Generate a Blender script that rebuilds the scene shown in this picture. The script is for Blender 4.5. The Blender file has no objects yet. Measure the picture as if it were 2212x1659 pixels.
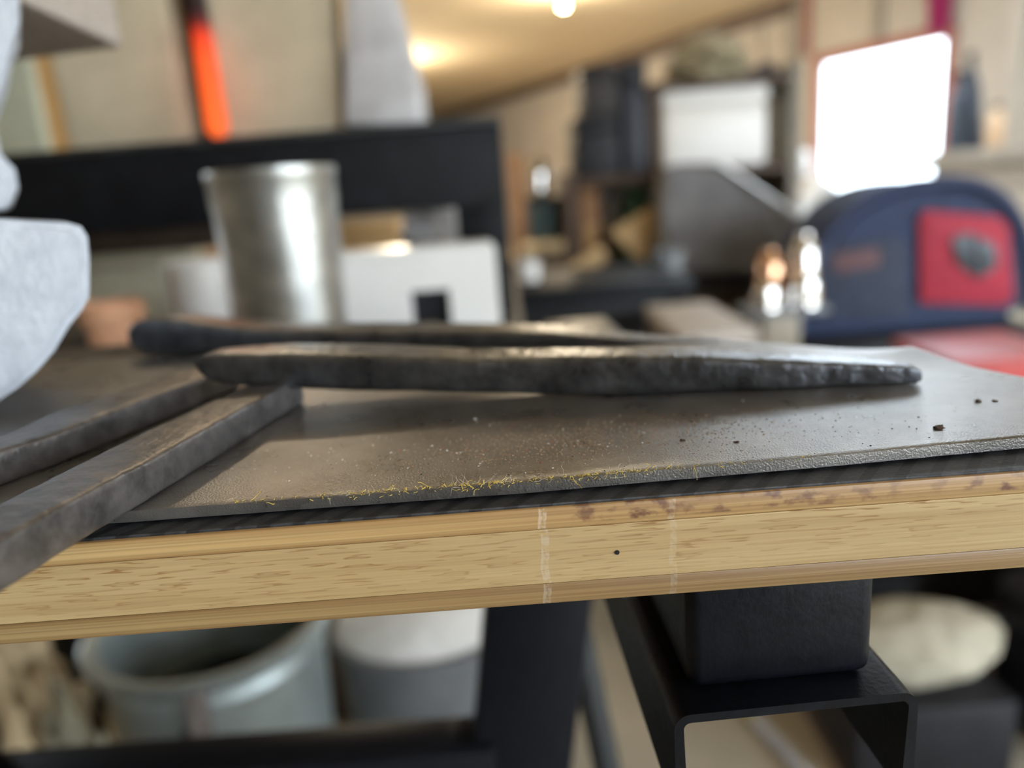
import bpy, bmesh, math, random
from mathutils import Vector, Matrix, noise
random.seed(7)
scene = bpy.context.scene
COL = scene.collection
# ------------------------------------------------------------------ camera
IW, IH, F = 2212, 1659, 1660.0
PITCH, ROLL = math.radians(14.5), math.radians(4.32)
CAM = Vector((0, -0.124, 0.8544))
fwd = Vector((0, math.cos(PITCH), -math.sin(PITCH)))
up0 = Vector((0, math.sin(PITCH), math.cos(PITCH)))
right = math.cos(ROLL) * Vector((1, 0, 0)) - math.sin(ROLL) * up0
upv = math.sin(ROLL) * Vector((1, 0, 0)) + math.cos(ROLL) * up0
cd = bpy.data.cameras.new('camera')
cam = bpy.data.objects.new('camera', cd)
COL.objects.link(cam)
m = Matrix((right, upv, -fwd)).transposed().to_4x4()
m.translation = CAM
cam.matrix_world = m
cd.sensor_width = 36.0
cd.lens = F / IW * 36.0
cd.clip_start = 0.005
cd.clip_end = 200
cd.dof.use_dof = True
cd.dof.focus_distance = 0.140
cd.dof.aperture_fstop = 7.0
scene.camera = cam
# ------------------------------------------------------------------ world, light, exposure
wd = bpy.data.worlds.new('sky')
scene.world = wd
wd.use_nodes = True
bg = wd.node_tree.nodes['Background']
bg.inputs[0].default_value = (0.80, 0.90, 1.0, 1)
bg.inputs[1].default_value = 9.0
vs = scene.view_settings
vs.view_transform = 'Standard'
vs.look = 'None'
vs.exposure = 0.12
vs.gamma = 1.0
vs.use_curve_mapping = False


def ray(x, y):
    return fwd + right * ((x - IW / 2) / F) - upv * ((y - IH / 2) / F)


def AZ(x, y, z):
    v = ray(x, y)
    return CAM + v * ((z - CAM.z) / v.z)


def AY(x, y, Y):
    v = ray(x, y)
    return CAM + v * ((Y - CAM.y) / v.y)


def APL(x, y, p, n):
    v = ray(x, y)
    return CAM + v * ((p - CAM).dot(n) / v.dot(n))


# the room runs along w, its right-hand wall lies towards n
WA = math.radians(-23.5)
w = Vector((math.sin(WA), math.cos(WA), 0))
n = Vector((math.cos(WA), -math.sin(WA), 0))
C0 = Vector((CAM.x, CAM.y, 0))


def RM(s, t, z):
    return C0 + w * s + n * t + Vector((0, 0, z))


# ------------------------------------------------------------------ materials
def nd(nt, typ, **kw):
    o = nt.nodes.new(typ)
    for k, v in kw.items():
        setattr(o, k, v)
    return o


MATS = {}


def mat(name, col, rough=0.6, metal=0.0, var=0.0, vscale=30.0, bump=0.0, bscale=200.0, col2=None, stretch=(1, 1, 1), trans=0.0, spec=0.5, emit=None, estr=0.0, rvar=0.0):
    if name in MATS:
        return MATS[name]
    mt = bpy.data.materials.new(name)
    mt.use_nodes = True
    nt = mt.node_tree
    b = nt.nodes['Principled BSDF']
    b.inputs['Base Color'].default_value = (*col, 1)
    b.inputs['Roughness'].default_value = rough
    b.inputs['Metallic'].default_value = metal
    b.inputs['Specular IOR Level'].default_value = spec
    b.inputs['Transmission Weight'].default_value = trans
    if emit:
        b.inputs['Emission Color'].default_value = (*emit, 1)
        b.inputs['Emission Strength'].default_value = estr
    tc = nd(nt, 'ShaderNodeTexCoord')
    mp = nd(nt, 'ShaderNodeMapping')
    mp.inputs['Scale'].default_value = stretch
    nt.links.new(tc.outputs['Object'], mp.inputs['Vector'])
    if var > 0 or col2:
        ns = nd(nt, 'ShaderNodeTexNoise')
        ns.inputs['Scale'].default_value = vscale
        ns.inputs['Detail'].default_value = 6
        ns.inputs['Roughness'].default_value = 0.65
        nt.links.new(mp.outputs[0], ns.inputs['Vector'])
        cr = nd(nt, 'ShaderNodeValToRGB')
        c2 = col2 if col2 else tuple(c * (1 - var) for c in col)
        c1 = col if col2 else tuple(min(1, c * (1 + var)) for c in col)
        cr.color_ramp.elements[0].position = 0.32
        cr.color_ramp.elements[1].position = 0.68
        cr.color_ramp.elements[0].color = (*c2, 1)
        cr.color_ramp.elements[1].color = (*c1, 1)
        nt.links.new(ns.outputs['Fac'], cr.inputs['Fac'])
        nt.links.new(cr.outputs['Color'], b.inputs['Base Color'])
        if rvar:
            mr = nd(nt, 'ShaderNodeMapRange')
            mr.inputs['To Min'].default_value = max(0.03, rough - rvar)
            mr.inputs['To Max'].default_value = min(1, rough + rvar)
            nt.links.new(ns.outputs['Fac'], mr.inputs['Value'])
            nt.links.new(mr.outputs[0], b.inputs['Roughness'])
    if bump > 0:
        n2 = nd(nt, 'ShaderNodeTexNoise')
        n2.inputs['Scale'].default_value = bscale
        n2.inputs['Detail'].default_value = 5
        nt.links.new(mp.outputs[0], n2.inputs['Vector'])
        bp = nd(nt, 'ShaderNodeBump')
        bp.inputs['Strength'].default_value = bump
        bp.inputs['Distance'].default_value = 0.3 / bscale
        nt.links.new(n2.outputs['Fac'], bp.inputs['Height'])
        nt.links.new(bp.outputs[0], b.inputs['Normal'])
    MATS[name] = mt
    return mt


def mat_bamboo(name, lens, stain=False, tone=1.0):
    """lens True: straw ply with lens-shaped brown fibre marks; False: ply of long fine fibres"""
    mt = bpy.data.materials.new(name)
    mt.use_nodes = True
    nt = mt.node_tree
    L = nt.links.new
    b = nt.nodes['Principled BSDF']
    b.inputs['Roughness'].default_value = 0.42
    tc = nd(nt, 'ShaderNodeTexCoord')

    def noi(sx, sz, det=3, off=0.0):
        mp = nd(nt, 'ShaderNodeMapping')
        mp.inputs['Scale'].default_value = (sx, sx, sz)
        mp.inputs['Location'].default_value = (off, off, off)
        L(tc.outputs['Object'], mp.inputs['Vector'])
        q = nd(nt, 'ShaderNodeTexNoise')
        q.inputs['Scale'].default_value = 1.0
        q.inputs['Detail'].default_value = det
        L(mp.outputs[0], q.inputs['Vector'])
        return q.outputs['Fac']

    def ramp(fac, stops):
        r = nd(nt, 'ShaderNodeValToRGB')
        e = r.color_ramp.elements
        e[0].position, e[0].color = stops[0][0], (*stops[0][1], 1)
        e[1].position, e[1].color = stops[1][0], (*stops[1][1], 1)
        for p, c in stops[2:]:
            x = e.new(p)
            x.color = (*c, 1)
        L(fac, r.inputs['Fac'])
        return r.outputs['Color']

    def mix(fac, a, c, typ='MIX'):
        q = nd(nt, 'ShaderNodeMix', data_type='RGBA', blend_type=typ)
        if isinstance(fac, float):
            q.inputs[0].default_value = fac
        else:
            L(fac, q.inputs[0])
        for i, v in ((6, a), (7, c)):
            if isinstance(v, tuple):
                q.inputs[i].default_value = (*v, 1)
            else:
                L(v, q.inputs[i])
        return q.outputs[2]

    def val(op, a, c):
        q = nd(nt, 'ShaderNodeMath', operation=op)
        for i, v in ((0, a), (1, c)):
            if isinstance(v, (int, float)):
                q.inputs[i].default_value = v
            else:
                L(v, q.inputs[i])
        return q.outputs[0]

    lo = 0.80 if lens else 0.60
    fine = ramp(noi(5, 2200, 5), [(0.38, (lo, lo * .95, lo * .88)), (0.60, (1.0, 1.0, 1.0))])
    if lens:
        base = ramp(noi(14, 240, 3, 3.1), [(0.3, (0.52, 0.375, 0.19)), (0.7, (0.60, 0.455, 0.25))])
        rim = ramp(noi(120, 2100, 0.3, 0.0), [(0.59, (0, 0, 0)), (0.625, (1, 1, 1)), (0.70, (0.30, 0.30, 0.30))])
        sep = nd(nt, 'ShaderNodeSeparateXYZ')
        L(tc.outputs['Object'], sep.inputs[0])
        # the marks thin out towards the bottom of the ply
        fade = nd(nt, 'ShaderNodeMapRange')
        fade.inputs['From Min'].default_value = -0.006
        fade.inputs['From Max'].default_value = 0.004
        L(sep.outputs['Z'], fade.inputs['Value'])
        patch = ramp(noi(11, 30, 2, 7.7), [(0.40, (0.35, 0.35, 0.35)), (0.55, (1, 1, 1))])
        rm = val('MULTIPLY', val('MULTIPLY', rim, val('ADD', val('MULTIPLY', fade.outputs[0], 0.75), 0.25)), patch)
        c = mix(rm, base, (0.30, 0.155, 0.05))
        c = mix(0.55, c, fine, 'MULTIPLY')
    else:
        base = ramp(noi(3, 800, 4, 1.3), [(0.3, (0.34, 0.20, 0.085)), (0.5, (0.50, 0.34, 0.155)), (0.7, (0.60, 0.45, 0.24))])
        c = mix(0.8, base, fine, 'MULTIPLY')
    sep2 = nd(nt, 'ShaderNodeSeparateXYZ')
    L(tc.outputs['Object'], sep2.inputs[0])
    # two pale dried glue runs down the edge
    wob = val('MULTIPLY', val('SUBTRACT', noi(1, 160, 2, 9.0), 0.5), 0.0016)
    for x0, wdt, amt in ((0.0035, 0.0007, 0.35), (0.0262, 0.0006, 0.2)):
        dist = val('ABSOLUTE', val('ADD', val('SUBTRACT', sep2.outputs['X'], x0), wob), 0)
        msk = val('MULTIPLY', val('LESS_THAN', dist, wdt), amt)
        msk = val('MULTIPLY', msk, ramp(noi(900, 700, 2, 4.0), [(0.4, (0, 0, 0)), (0.55, (1, 1, 1))]))
        c = mix(msk, c, (0.72, 0.66, 0.60))
    if stain:
        # rusty stain soaked into the upper edge on the right half
        st = ramp(noi(300, 500, 4, 2.2), [(0.50, (0, 0, 0)), (0.64, (1, 1, 1))])
        big = ramp(noi(38, 8, 2, 5.0), [(0.42, (0, 0, 0)), (0.55, (1, 1, 1))])
        g = val('GREATER_THAN', sep2.outputs['X'], 0.008)
        z = val('GREATER_THAN', sep2.outputs['Z'], -0.0012)
        c = mix(val('MULTIPLY', val('MULTIPLY', val('MULTIPLY', st, g), z), val('ADD', val('MULTIPLY', big, 0.6), 0.3)), c, (0.10, 0.035, 0.025))
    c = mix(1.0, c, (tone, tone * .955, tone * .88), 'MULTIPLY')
    L(c, b.inputs['Base Color'])
    bp = nd(nt, 'ShaderNodeBump')
    bp.inputs['Strength'].default_value = 0.25
    bp.inputs['Distance'].default_value = 0.0002
    L(noi(30, 2200, 3), bp.inputs['Height'])
    L(bp.outputs[0], b.inputs['Normal'])
    return mt


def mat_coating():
    """dark coated board top crossed by slanted darker stripes"""
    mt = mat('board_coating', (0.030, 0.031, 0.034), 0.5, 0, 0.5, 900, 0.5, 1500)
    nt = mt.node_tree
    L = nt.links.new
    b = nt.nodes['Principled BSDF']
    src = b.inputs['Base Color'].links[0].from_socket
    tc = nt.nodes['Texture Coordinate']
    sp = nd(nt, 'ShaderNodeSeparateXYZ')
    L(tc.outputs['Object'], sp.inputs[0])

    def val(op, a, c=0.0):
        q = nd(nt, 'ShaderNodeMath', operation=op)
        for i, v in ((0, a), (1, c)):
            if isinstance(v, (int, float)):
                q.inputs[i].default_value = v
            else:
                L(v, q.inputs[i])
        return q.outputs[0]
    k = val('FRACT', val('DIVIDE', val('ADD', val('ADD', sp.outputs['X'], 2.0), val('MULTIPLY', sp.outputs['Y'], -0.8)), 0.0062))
    k = val('LESS_THAN', k, 0.38)  # slanted stripes darker than the coating between them
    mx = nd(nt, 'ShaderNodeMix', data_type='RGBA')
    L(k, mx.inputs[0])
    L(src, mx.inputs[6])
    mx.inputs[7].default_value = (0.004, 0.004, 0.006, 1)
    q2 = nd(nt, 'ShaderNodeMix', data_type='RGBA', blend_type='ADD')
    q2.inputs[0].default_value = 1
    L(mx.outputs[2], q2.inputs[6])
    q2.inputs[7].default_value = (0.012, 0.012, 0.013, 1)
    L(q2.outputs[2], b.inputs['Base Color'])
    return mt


def mat_hot():
    """a steel bar that glows orange at its lower end and fades to black scale"""
    mt = bpy.data.materials.new('glowing_steel')
    mt.use_nodes = True
    nt = mt.node_tree
    L = nt.links.new
    b = nt.nodes['Principled BSDF']
    b.inputs['Base Color'].default_value = (0.03, 0.015, 0.015, 1)
    b.inputs['Roughness'].default_value = 0.6
    tc = nd(nt, 'ShaderNodeTexCoord')
    sp = nd(nt, 'ShaderNodeSeparateXYZ')
    L(tc.outputs['Object'], sp.inputs[0])
    r = nd(nt, 'ShaderNodeValToRGB')
    e = r.color_ramp.elements
    e[0].position, e[0].color = 0.0, (1.0, 0.145, 0.018, 1)
    e[1].position, e[1].color = 1.0, (0, 0, 0, 1)
    for p, c in ((0.62, (1.0, 0.10, 0.012)), (0.80, (0.75, 0.04, 0.006)), (0.90, (0.10, 0.004, 0.003))):
        x = e.new(p)
        x.color = (*c, 1)
    mr = nd(nt, 'ShaderNodeMapRange')
    mr.inputs['From Min'].default_value = 0.0
    mr.inputs['From Max'].default_value = 0.110
    L(sp.outputs['Z'], mr.inputs['Value'])
    L(mr.outputs[0], r.inputs['Fac'])
    L(r.outputs['Color'], b.inputs['Emission Color'])
    b.inputs['Emission Strength'].default_value = 1.15
    return mt


def mat_glass():
    mt = bpy.data.materials.new('window_glass')
    mt.use_nodes = True
    nt = mt.node_tree
    for q in list(nt.nodes):
        if q.type == 'BSDF_PRINCIPLED':
            nt.nodes.remove(q)
    out = nt.nodes['Material Output']
    a = nd(nt, 'ShaderNodeBsdfTransparent')
    a.inputs[0].default_value = (0.95, 0.97, 0.98, 1)
    g = nd(nt, 'ShaderNodeBsdfGlossy')
    g.inputs['Roughness'].default_value = 0.02
    mx = nd(nt, 'ShaderNodeMixShader')
    mx.inputs[0].default_value = 0.05
    nt.links.new(a.outputs[0], mx.inputs[1])
    nt.links.new(g.outputs[0], mx.inputs[2])
    nt.links.new(mx.outputs[0], out.inputs['Surface'])
    return mt


M_BLACK = mat('black_paint', (0.0045, 0.0055, 0.009), 0.40, 0, 0.4, 300, 0.25, 900, rvar=0.1, spec=0.22)
M_BLACK2 = mat('black_steel', (0.006, 0.007, 0.009), 0.55, 0.0, 0.5, 40, 0.2, 150, spec=0.22)
M_FORGED = mat('forged_steel', (0.21, 0.195, 0.19), 0.40, 0.75, 0, 160, 0.45, 330, col2=(0.085, 0.08, 0.08), rvar=0.12)
M_FORGED2 = mat('forged_dark_steel', (0.21, 0.22, 0.24), 0.31, 0.9, 0, 120, 0.5, 330, col2=(0.085, 0.09, 0.10), rvar=0.12)
M_PLATE = mat('mill_steel', (0.31, 0.295, 0.28), 0.29, 0.70, 0, 55, 0.9, 2600, col2=(0.17, 0.16, 0.15), rvar=0.09)
M_TIN = mat('tinned_steel', (0.45, 0.45, 0.42), 0.36, 0.95, 0.25, 60, 0.1, 300)
M_CHROME = mat('chrome', (0.9, 0.88, 0.84), 0.08, 1.0)
M_CERAM = mat('kiln_board', (0.54, 0.46, 0.32), 0.9, 0, 0.22, 9, 0.3, 120)
M_BRICK = mat('insulating_firebrick', (0.62, 0.65, 0.70), 0.95, 0, 0, 110, 1.0, 420, col2=(0.47, 0.50, 0.55))
M_BRICK2 = mat('tan_firebrick', (0.50, 0.43, 0.37), 0.95, 0, 0, 200, 1.0, 420, col2=(0.38, 0.32, 0.27))
M_CONC = mat('concrete', (0.44, 0.39, 0.30), 0.85, 0, 0.2, 3, 0.15, 60)
M_WALL = mat('wall_board', (0.43, 0.385, 0.325), 0.9, 0, 0.1, 2, 0.1, 30)
M_CEIL = mat('ceiling_board', (0.62, 0.52, 0.37), 0.9, 0, 0.08, 1.5, 0.1, 20)
M_REDW = mat('red_brown_wood', (0.30, 0.10, 0.075), 0.6, 0, 0.25, 15, 0.2, 80)
M_PINE = mat('pine', (0.62, 0.37, 0.15), 0.6, 0, 0.22, 12, 0.1, 60, stretch=(1, 1, 8))
M_BROWN = mat('dark_brown_wood', (0.10, 0.065, 0.045), 0.65, 0, 0.35, 14, 0.2, 60, stretch=(1, 8, 8))
M_GREYW = mat('grey_weathered_wood', (0.28, 0.25, 0.21), 0.75, 0, 0.2, 10, 0.2, 60)
M_WHITE = mat('white_plastic', (0.90, 0.88, 0.84), 0.35, 0, 0.04, 20)
M_CREAM = mat('cream_card', (0.62, 0.55, 0.38), 0.8, 0, 0.1, 15, 0.1, 90)
M_CARD = mat('cardboard', (0.72, 0.50, 0.26), 0.85, 0, 0.15, 15, 0.1, 90)
M_NAVY = mat('navy_nylon', (0.020, 0.034, 0.085), 0.75, 0, 0.3, 30, 0.4, 500)
M_RED = mat('red_nylon', (0.40, 0.02, 0.045), 0.7, 0, 0.2, 30, 0.3, 500)
M_REDP = mat('red_paint', (0.48, 0.035, 0.025), 0.4, 0, 0.2, 20)
M_TARP = mat('grey_canvas', (0.20, 0.19, 0.19), 0.85, 0, 0.2, 12, 0.3, 150)
M_KHAKI = mat('khaki_cloth', (0.36, 0.31, 0.20), 0.9, 0, 0.2, 12, 0.3, 150)
M_SACK = mat('paper_sack', (0.52, 0.40, 0.24), 0.85, 0, 0.25, 14, 0.2, 90)
M_GALV = mat('galvanised_steel', (0.33, 0.37, 0.36), 0.42, 0.55, 0.15, 18, 0.05, 80)
M_WATER = mat('dark_water', (0.02, 0.028, 0.032), 0.06, 0, spec=0.6)
M_GREEN = mat('green_plastic', (0.035, 0.11, 0.07), 0.4, 0, 0.2, 20)
M_TEAL = mat('teal_plastic', (0.05, 0.09, 0.10), 0.4, 0, 0.2, 20)
M_ORANGE = mat('orange_brown_wood', (0.45, 0.22, 0.09), 0.6, 0, 0.2, 20)
M_PINK = mat('magenta_cloth', (0.45, 0.03, 0.16), 0.8, 0, 0.2, 20)
M_DARK = mat('dark_plastic', (0.014, 0.014, 0.017), 0.5, 0, 0.3, 20, spec=0.3)
M_GREY = mat('grey_plastic', (0.22, 0.23, 0.24), 0.45, 0, 0.2, 20)
M_JUG = mat('white_jug_plastic', (0.85, 0.84, 0.8), 0.3, 0, trans=0.35)


# ------------------------------------------------------------------ mesh helpers
def finish(name, bm, m, parent=None, loc=None, smooth=True, angle=40):
    bmesh.ops.recalc_face_normals(bm, faces=bm.faces[:])
    me = bpy.data.meshes.new(name)
    bm.to_mesh(me)
    bm.free()
    if smooth:
        me.polygons.foreach_set('use_smooth', [True] * len(me.polygons))
        try:
            me.set_sharp_from_angle(angle=math.radians(angle))
        except Exception:
            pass
    me.materials.append(m)
    o = bpy.data.objects.new(name, me)
    COL.objects.link(o)
    if parent is not None:
        o.parent = parent
    if loc is not None:
        o.location = loc
    return o


def tag(o, label=None, cat=None, group=None, kind=None):
    if label:
        o['label'] = label
    if cat:
        o['category'] = cat
    if group:
        o['group'] = group
    if kind:
        o['kind'] = kind
    return o


def thing(name, label, cat, loc=(0, 0, 0), rz=0.0, group=None):
    o = bpy.data.objects.new(name, None)
    COL.objects.link(o)
    o.empty_display_size = 0.02
    o.location = loc
    o.rotation_euler = (0, 0, rz)
    return tag(o, label, cat, group)


def box(lo, hi, bev=0.0, seg=2, bm=None):
    b = bm or bmesh.new()
    c = [(lo[i] + hi[i]) / 2 for i in range(3)]
    s = [hi[i] - lo[i] for i in range(3)]
    r = bmesh.ops.create_cube(b, size=1.0, matrix=Matrix.Translation(c) @ Matrix.Diagonal((*s, 1)))
    if bev > 0:
        es = list({e for v in r['verts'] for e in v.link_edges})
        bmesh.ops.bevel(b, geom=es, offset=min(bev, min(s) * 0.49), segments=seg, affect='EDGES', profile=0.5)
    return b


def lathe(prof, seg=48, close=False):
    b = bmesh.new()
    rings = []
    for r, z in prof:
        if r < 1e-6:
            rings.append([b.verts.new((0, 0, z))])
        else:
            rings.append([b.verts.new((r * math.cos(2 * math.pi * i / seg), r * math.sin(2 * math.pi * i / seg), z)) for i in range(seg)])
    pairs = list(zip(rings, rings[1:]))
    if close:
        pairs.append((rings[-1], rings[0]))
    for A, B in pairs:
        for i in range(seg):
            j = (i + 1) % seg
            if len(A) == 1 and len(B) == 1:
                continue
            if len(A) == 1:
                b.faces.new((A[0], B[i], B[j]))
            elif len(B) == 1:
                b.faces.new((A[i], A[j], B[0]))
            else:
                b.faces.new((A[i], A[j], B[j], B[i]))
    return b


def tube(pts, rad, seg=8, bm=None, cap=True):
    b = bm or bmesh.new()
    pts = [Vector(p) for p in pts]
    rr = rad if isinstance(rad, (list, tuple)) else [rad] * len(pts)
    rings = []
    prev = None
    for i, p in enumerate(pts):
        t = (pts[min(i + 1, len(pts) - 1)] - pts[max(i - 1, 0)]).normalized()
        if prev is None:
            a = t.orthogonal().normalized()
        else:
            a = (prev - t * prev.dot(t)).normalized()
        prev = a
        c = t.cross(a)
        rings.append([b.verts.new(p + (a * math.cos(2 * math.pi * k / seg) + c * math.sin(2 * math.pi * k / seg)) * rr[i]) for k in range(seg)])
    for A, B in zip(rings, rings[1:]):
        for k in range(seg):
            b.faces.new((A[k], A[(k + 1) % seg], B[(k + 1) % seg], B[k]))
    if cap:
        b.faces.new(rings[0][::-1])
        b.faces.new(rings[-1])
    return b


def loft(secs, seg=32, e=5.0, amp=0.0, k=60.0, seed=0.0):
    """secs: (centre, U, V, width, height) -> rounded-rectangle loft with hammered noise"""
    b = bmesh.new()
    rings = []
    for c, U, V, wd_, ht in secs:
        R = []
        for i in range(seg):
            a = 2 * math.pi * (i + 0.5) / seg
            ca, sa = math.cos(a), math.sin(a)
            x = math.copysign(abs(ca) ** (2 / e), ca) * wd_ / 2
            y = math.copysign(abs(sa) ** (2 / e), sa) * ht / 2
            d = U * x + V * y
            p = c + d
            if amp:
                q = noise.noise(p * k + Vector((seed, seed, seed))) + 0.5 * noise.noise(p * k * 2.7 + Vector((seed, 3, 1)))
                p = p + d.normalized() * q * amp
            R.append(b.verts.new(p))
        rings.append(R)
    for A, B in zip(rings, rings[1:]):
        for i in range(seg):
            b.faces.new((A[i], A[(i + 1) % seg], B[(i + 1) % seg], B[i]))
    b.faces.new(rings[0][::-1])
    b.faces.new(rings[-1])
    return b


def interp(keys, x):
    if x <= keys[0][0]:
        return keys[0][1:]
    for a, c in zip(keys, keys[1:]):
        if x <= c[0]:
            u = (x - a[0]) / (c[0] - a[0])
            return tuple(a[i] + (c[i] - a[i]) * u for i in range(1, len(a)))
    return keys[-1][1:]


def blob(sx, sy, sz, amp=0.25, k=3.0, seed=0.0, sub=5, flat=0.0, crease=0.0):
    """lumpy cloth or sack shape standing on z = 0"""
    b = bmesh.new()
    bmesh.ops.create_icosphere(b, subdivisions=sub, radius=1.0)
    for v in b.verts:
        d = v.co.normalized()
        q = noise.noise(d * k + Vector((seed, seed * 1.7, 0))) + 0.5 * noise.noise(d * k * 2.3 + Vector((0, seed, 5)))
        if crease:
            q += crease * (1 - 2 * abs(noise.noise(d * k * 1.6 + Vector((seed, 2, 9))))) - crease * 0.5
        r = 1 + amp * q
        p = d * r
        if p.z < -flat:
            p.z = -flat
        v.co = Vector((p.x * sx, p.y * sy, p.z * sz))
    lo = min(v.co.z for v in b.verts)
    for v in b.verts:
        v.co.z -= lo
    return b


def prism(poly, depth, bev=0.0):
    """poly of (x, z) extruded along +y"""
    b = bmesh.new()
    f = b.faces.new([b.verts.new((x, 0, z)) for x, z in poly])
    r = bmesh.ops.extrude_face_region(b, geom=[f])
    bmesh.ops.translate(b, verts=[v for v in r['geom'] if isinstance(v, bmesh.types.BMVert)], vec=(0, depth, 0))
    if bev:
        bmesh.ops.bevel(b, geom=b.edges[:], offset=bev, segments=2, affect='EDGES', profile=0.5)
    return b


def rough_up(b, amp, k, seed=0.0, cuts=0):
    if cuts:
        bmesh.ops.subdivide_edges(b, edges=b.edges[:], cuts=cuts, use_grid_fill=True)
    b.normal_update()
    for v in b.verts:
        q = noise.noise(v.co * k + Vector((seed, seed, seed))) + 0.6 * noise.noise(v.co * k * 3.1 + Vector((seed, 0, seed)))
        v.co += v.normal * q * amp
    return b


def pane_wall(name, org, u, L, Hh, holes, th, m, outn, vdir=Vector((0, 0, 1))):
    """wall in direction u with rectangular holes (u0, u1, z0, z1), thickness th towards outn"""
    us = sorted({0, L, *[h[0] for h in holes], *[h[1] for h in holes]})
    zs = sorted({0, Hh, *[h[2] for h in holes], *[h[3] for h in holes]})
    b = bmesh.new()
    vv = {}

    def V(i, j, k):
        if (i, j, k) not in vv:
            vv[i, j, k] = b.verts.new(Vector(org) + u * us[i] + vdir * zs[j] + outn * (th * k))
        return vv[i, j, k]
    solid = {}
    for i in range(len(us) - 1):
        for j in range(len(zs) - 1):
            cu, cz = (us[i] + us[i + 1]) / 2, (zs[j] + zs[j + 1]) / 2
            solid[i, j] = not any(h[0] < cu < h[1] and h[2] < cz < h[3] for h in holes)
    for (i, j), s in solid.items():
        if not s:
            continue
        for k in (0, 1):
            b.faces.new((V(i, j, k), V(i + 1, j, k), V(i + 1, j + 1, k), V(i, j + 1, k)))
        for (di, dj, a, c) in ((-1, 0, (i, j), (i, j + 1)), (1, 0, (i + 1, j), (i + 1, j + 1)), (0, -1, (i, j), (i + 1, j)), (0, 1, (i, j + 1), (i + 1, j + 1))):
            if not solid.get((i + di, j + dj), False):
                b.faces.new((V(*a, 0), V(*c, 0), V(*c, 1), V(*a, 1)))
    return tag(finish(name, b, m, smooth=False), kind='structure')


# ------------------------------------------------------------------ the room
HC = 2.28
T_R, T_L, S_F, S_N = 5.5, -3.2, 17.0, -2.6
b = bmesh.new()
b.faces.new([b.verts.new(RM(s, t, 0)) for s, t in ((-16, -14), (-16, 16), (S_F + .3, 16), (S_F + .3, -14))])
fl = tag(finish('floor', b, M_CONC, smooth=False), kind='structure')
SKY = (2.5, 4.6, 2.0, 3.7)      # skylight: t0, t1, s0, s1
pane_wall('ceiling', RM(S_N - .15, T_L - .15, HC), n, T_R - T_L + .3, S_F - S_N + .3, [(SKY[0] - T_L + .15, SKY[1] - T_L + .15, SKY[2] - S_N + .15, SKY[3] - S_N + .15)], 0.1, M_CEIL, Vector((0, 0, 1)), w)
WS0, WS1, WZ0, WZ1 = 4.19, 5.36, 0.42, 1.66
pane_wall('wall_right', RM(S_N, T_R, 0), w, S_F - S_N, HC, [(WS0 - S_N, WS1 - S_N, WZ0, WZ1)], 0.03, M_WALL, n)
pane_wall('wall_left', RM(S_N, T_L, 0), w, S_F - S_N, HC, [(7.4, 10.8, 0.5, 2.1)], 0.12, M_WALL, -n)  # unseen opening, added to let more daylight into the room
pane_wall('wall_far', RM(S_F, T_L, 0), n, T_R - T_L, HC, [], 0.12, M_WALL, w)
pane_wall('wall_near', RM(S_N, T_L, 0), n, T_R - T_L, HC, [(3.5, 8.1, 0.0, 2.12)], 0.12, M_WALL, -w)  # unseen doorway behind the camera, added and widened to brighten the bench fronts


def room_box(name, s0, s1, t0, t1, z0, z1, m, bev=0.0, parent=None, kind='structure'):
    b = box((0, 0, 0), (t1 - t0, s1 - s0, z1 - z0), bev)
    o = finish(name, b, m, parent)
    o.location = RM(s0, t0, z0)
    o.rotation_euler = (0, 0, -WA)
    if kind:
        o['kind'] = kind
    return o


# window: red-brown frame, pane, sill
win = room_box('window_1', WS0 - .09, WS1 + .09, T_R - .03, T_R - .002, WZ1, WZ1 + .09, M_REDW, 0.004)


def win_part(name, s0, s1, t0, t1, z0, z1, m, bev=0.003):
    b = box((0, 0, 0), (t1 - t0, s1 - s0, z1 - z0), bev)
    o = finish(name, b, m, win)
    o.location = (t0 - (T_R - .03), s0 - (WS0 - .09), z0 - WZ1)
    return o


win_part('frame_side', WS0 - .09, WS0 - .002, T_R - .03, T_R - .002, WZ0, WZ1 - .001, M_REDW)
win_part('frame_side', WS1 + .002, WS1 + .09, T_R - .03, T_R - .002, WZ0, WZ1 - .001, M_REDW)
win_part('window_sill', WS0 - .09, WS1 + .09, T_R - .10, T_R - .002, WZ0 - .05, WZ0 - .002, M_REDW)
GL = mat_glass()
win_part('pane', WS0 + .002, WS1 - .002, T_R + .012, T_R + .016, WZ0 + .002, WZ1 - .002, GL, 0)
room_box('window_2', SKY[2] + .002, SKY[3] - .002, SKY[0] + .002, SKY[1] - .002, HC + .03, HC + .034, GL)
# battens on the right wall and the beam along the ceiling
k = 0
for s0, s1, z0, z1, m_ in ((5.62, 5.80, 0, HC, M_GREYW), (6.1, 6.22, 0, HC, M_WALL), (4.75, 4.83, WZ1 + .09, HC, M_GREYW), (3.6, 3.72, 0, HC, M_WALL), (7.6, 7.72, 0, HC, M_WALL), (9.6, 9.72, 0, HC, M_WALL), (5.5, 5.56, WZ1 + .1, HC, M_REDW)):
    k += 1
    room_box('trim_%d' % k, s0, s1, T_R - .035, T_R - .001, z0, z1 - .002, m_, 0.004)
room_box('trim_%d' % (k + 1), 5.7, S_F - .02, T_R - .09, T_R - .04, HC - .14, HC - .002, M_BROWN, 0.004)


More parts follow.
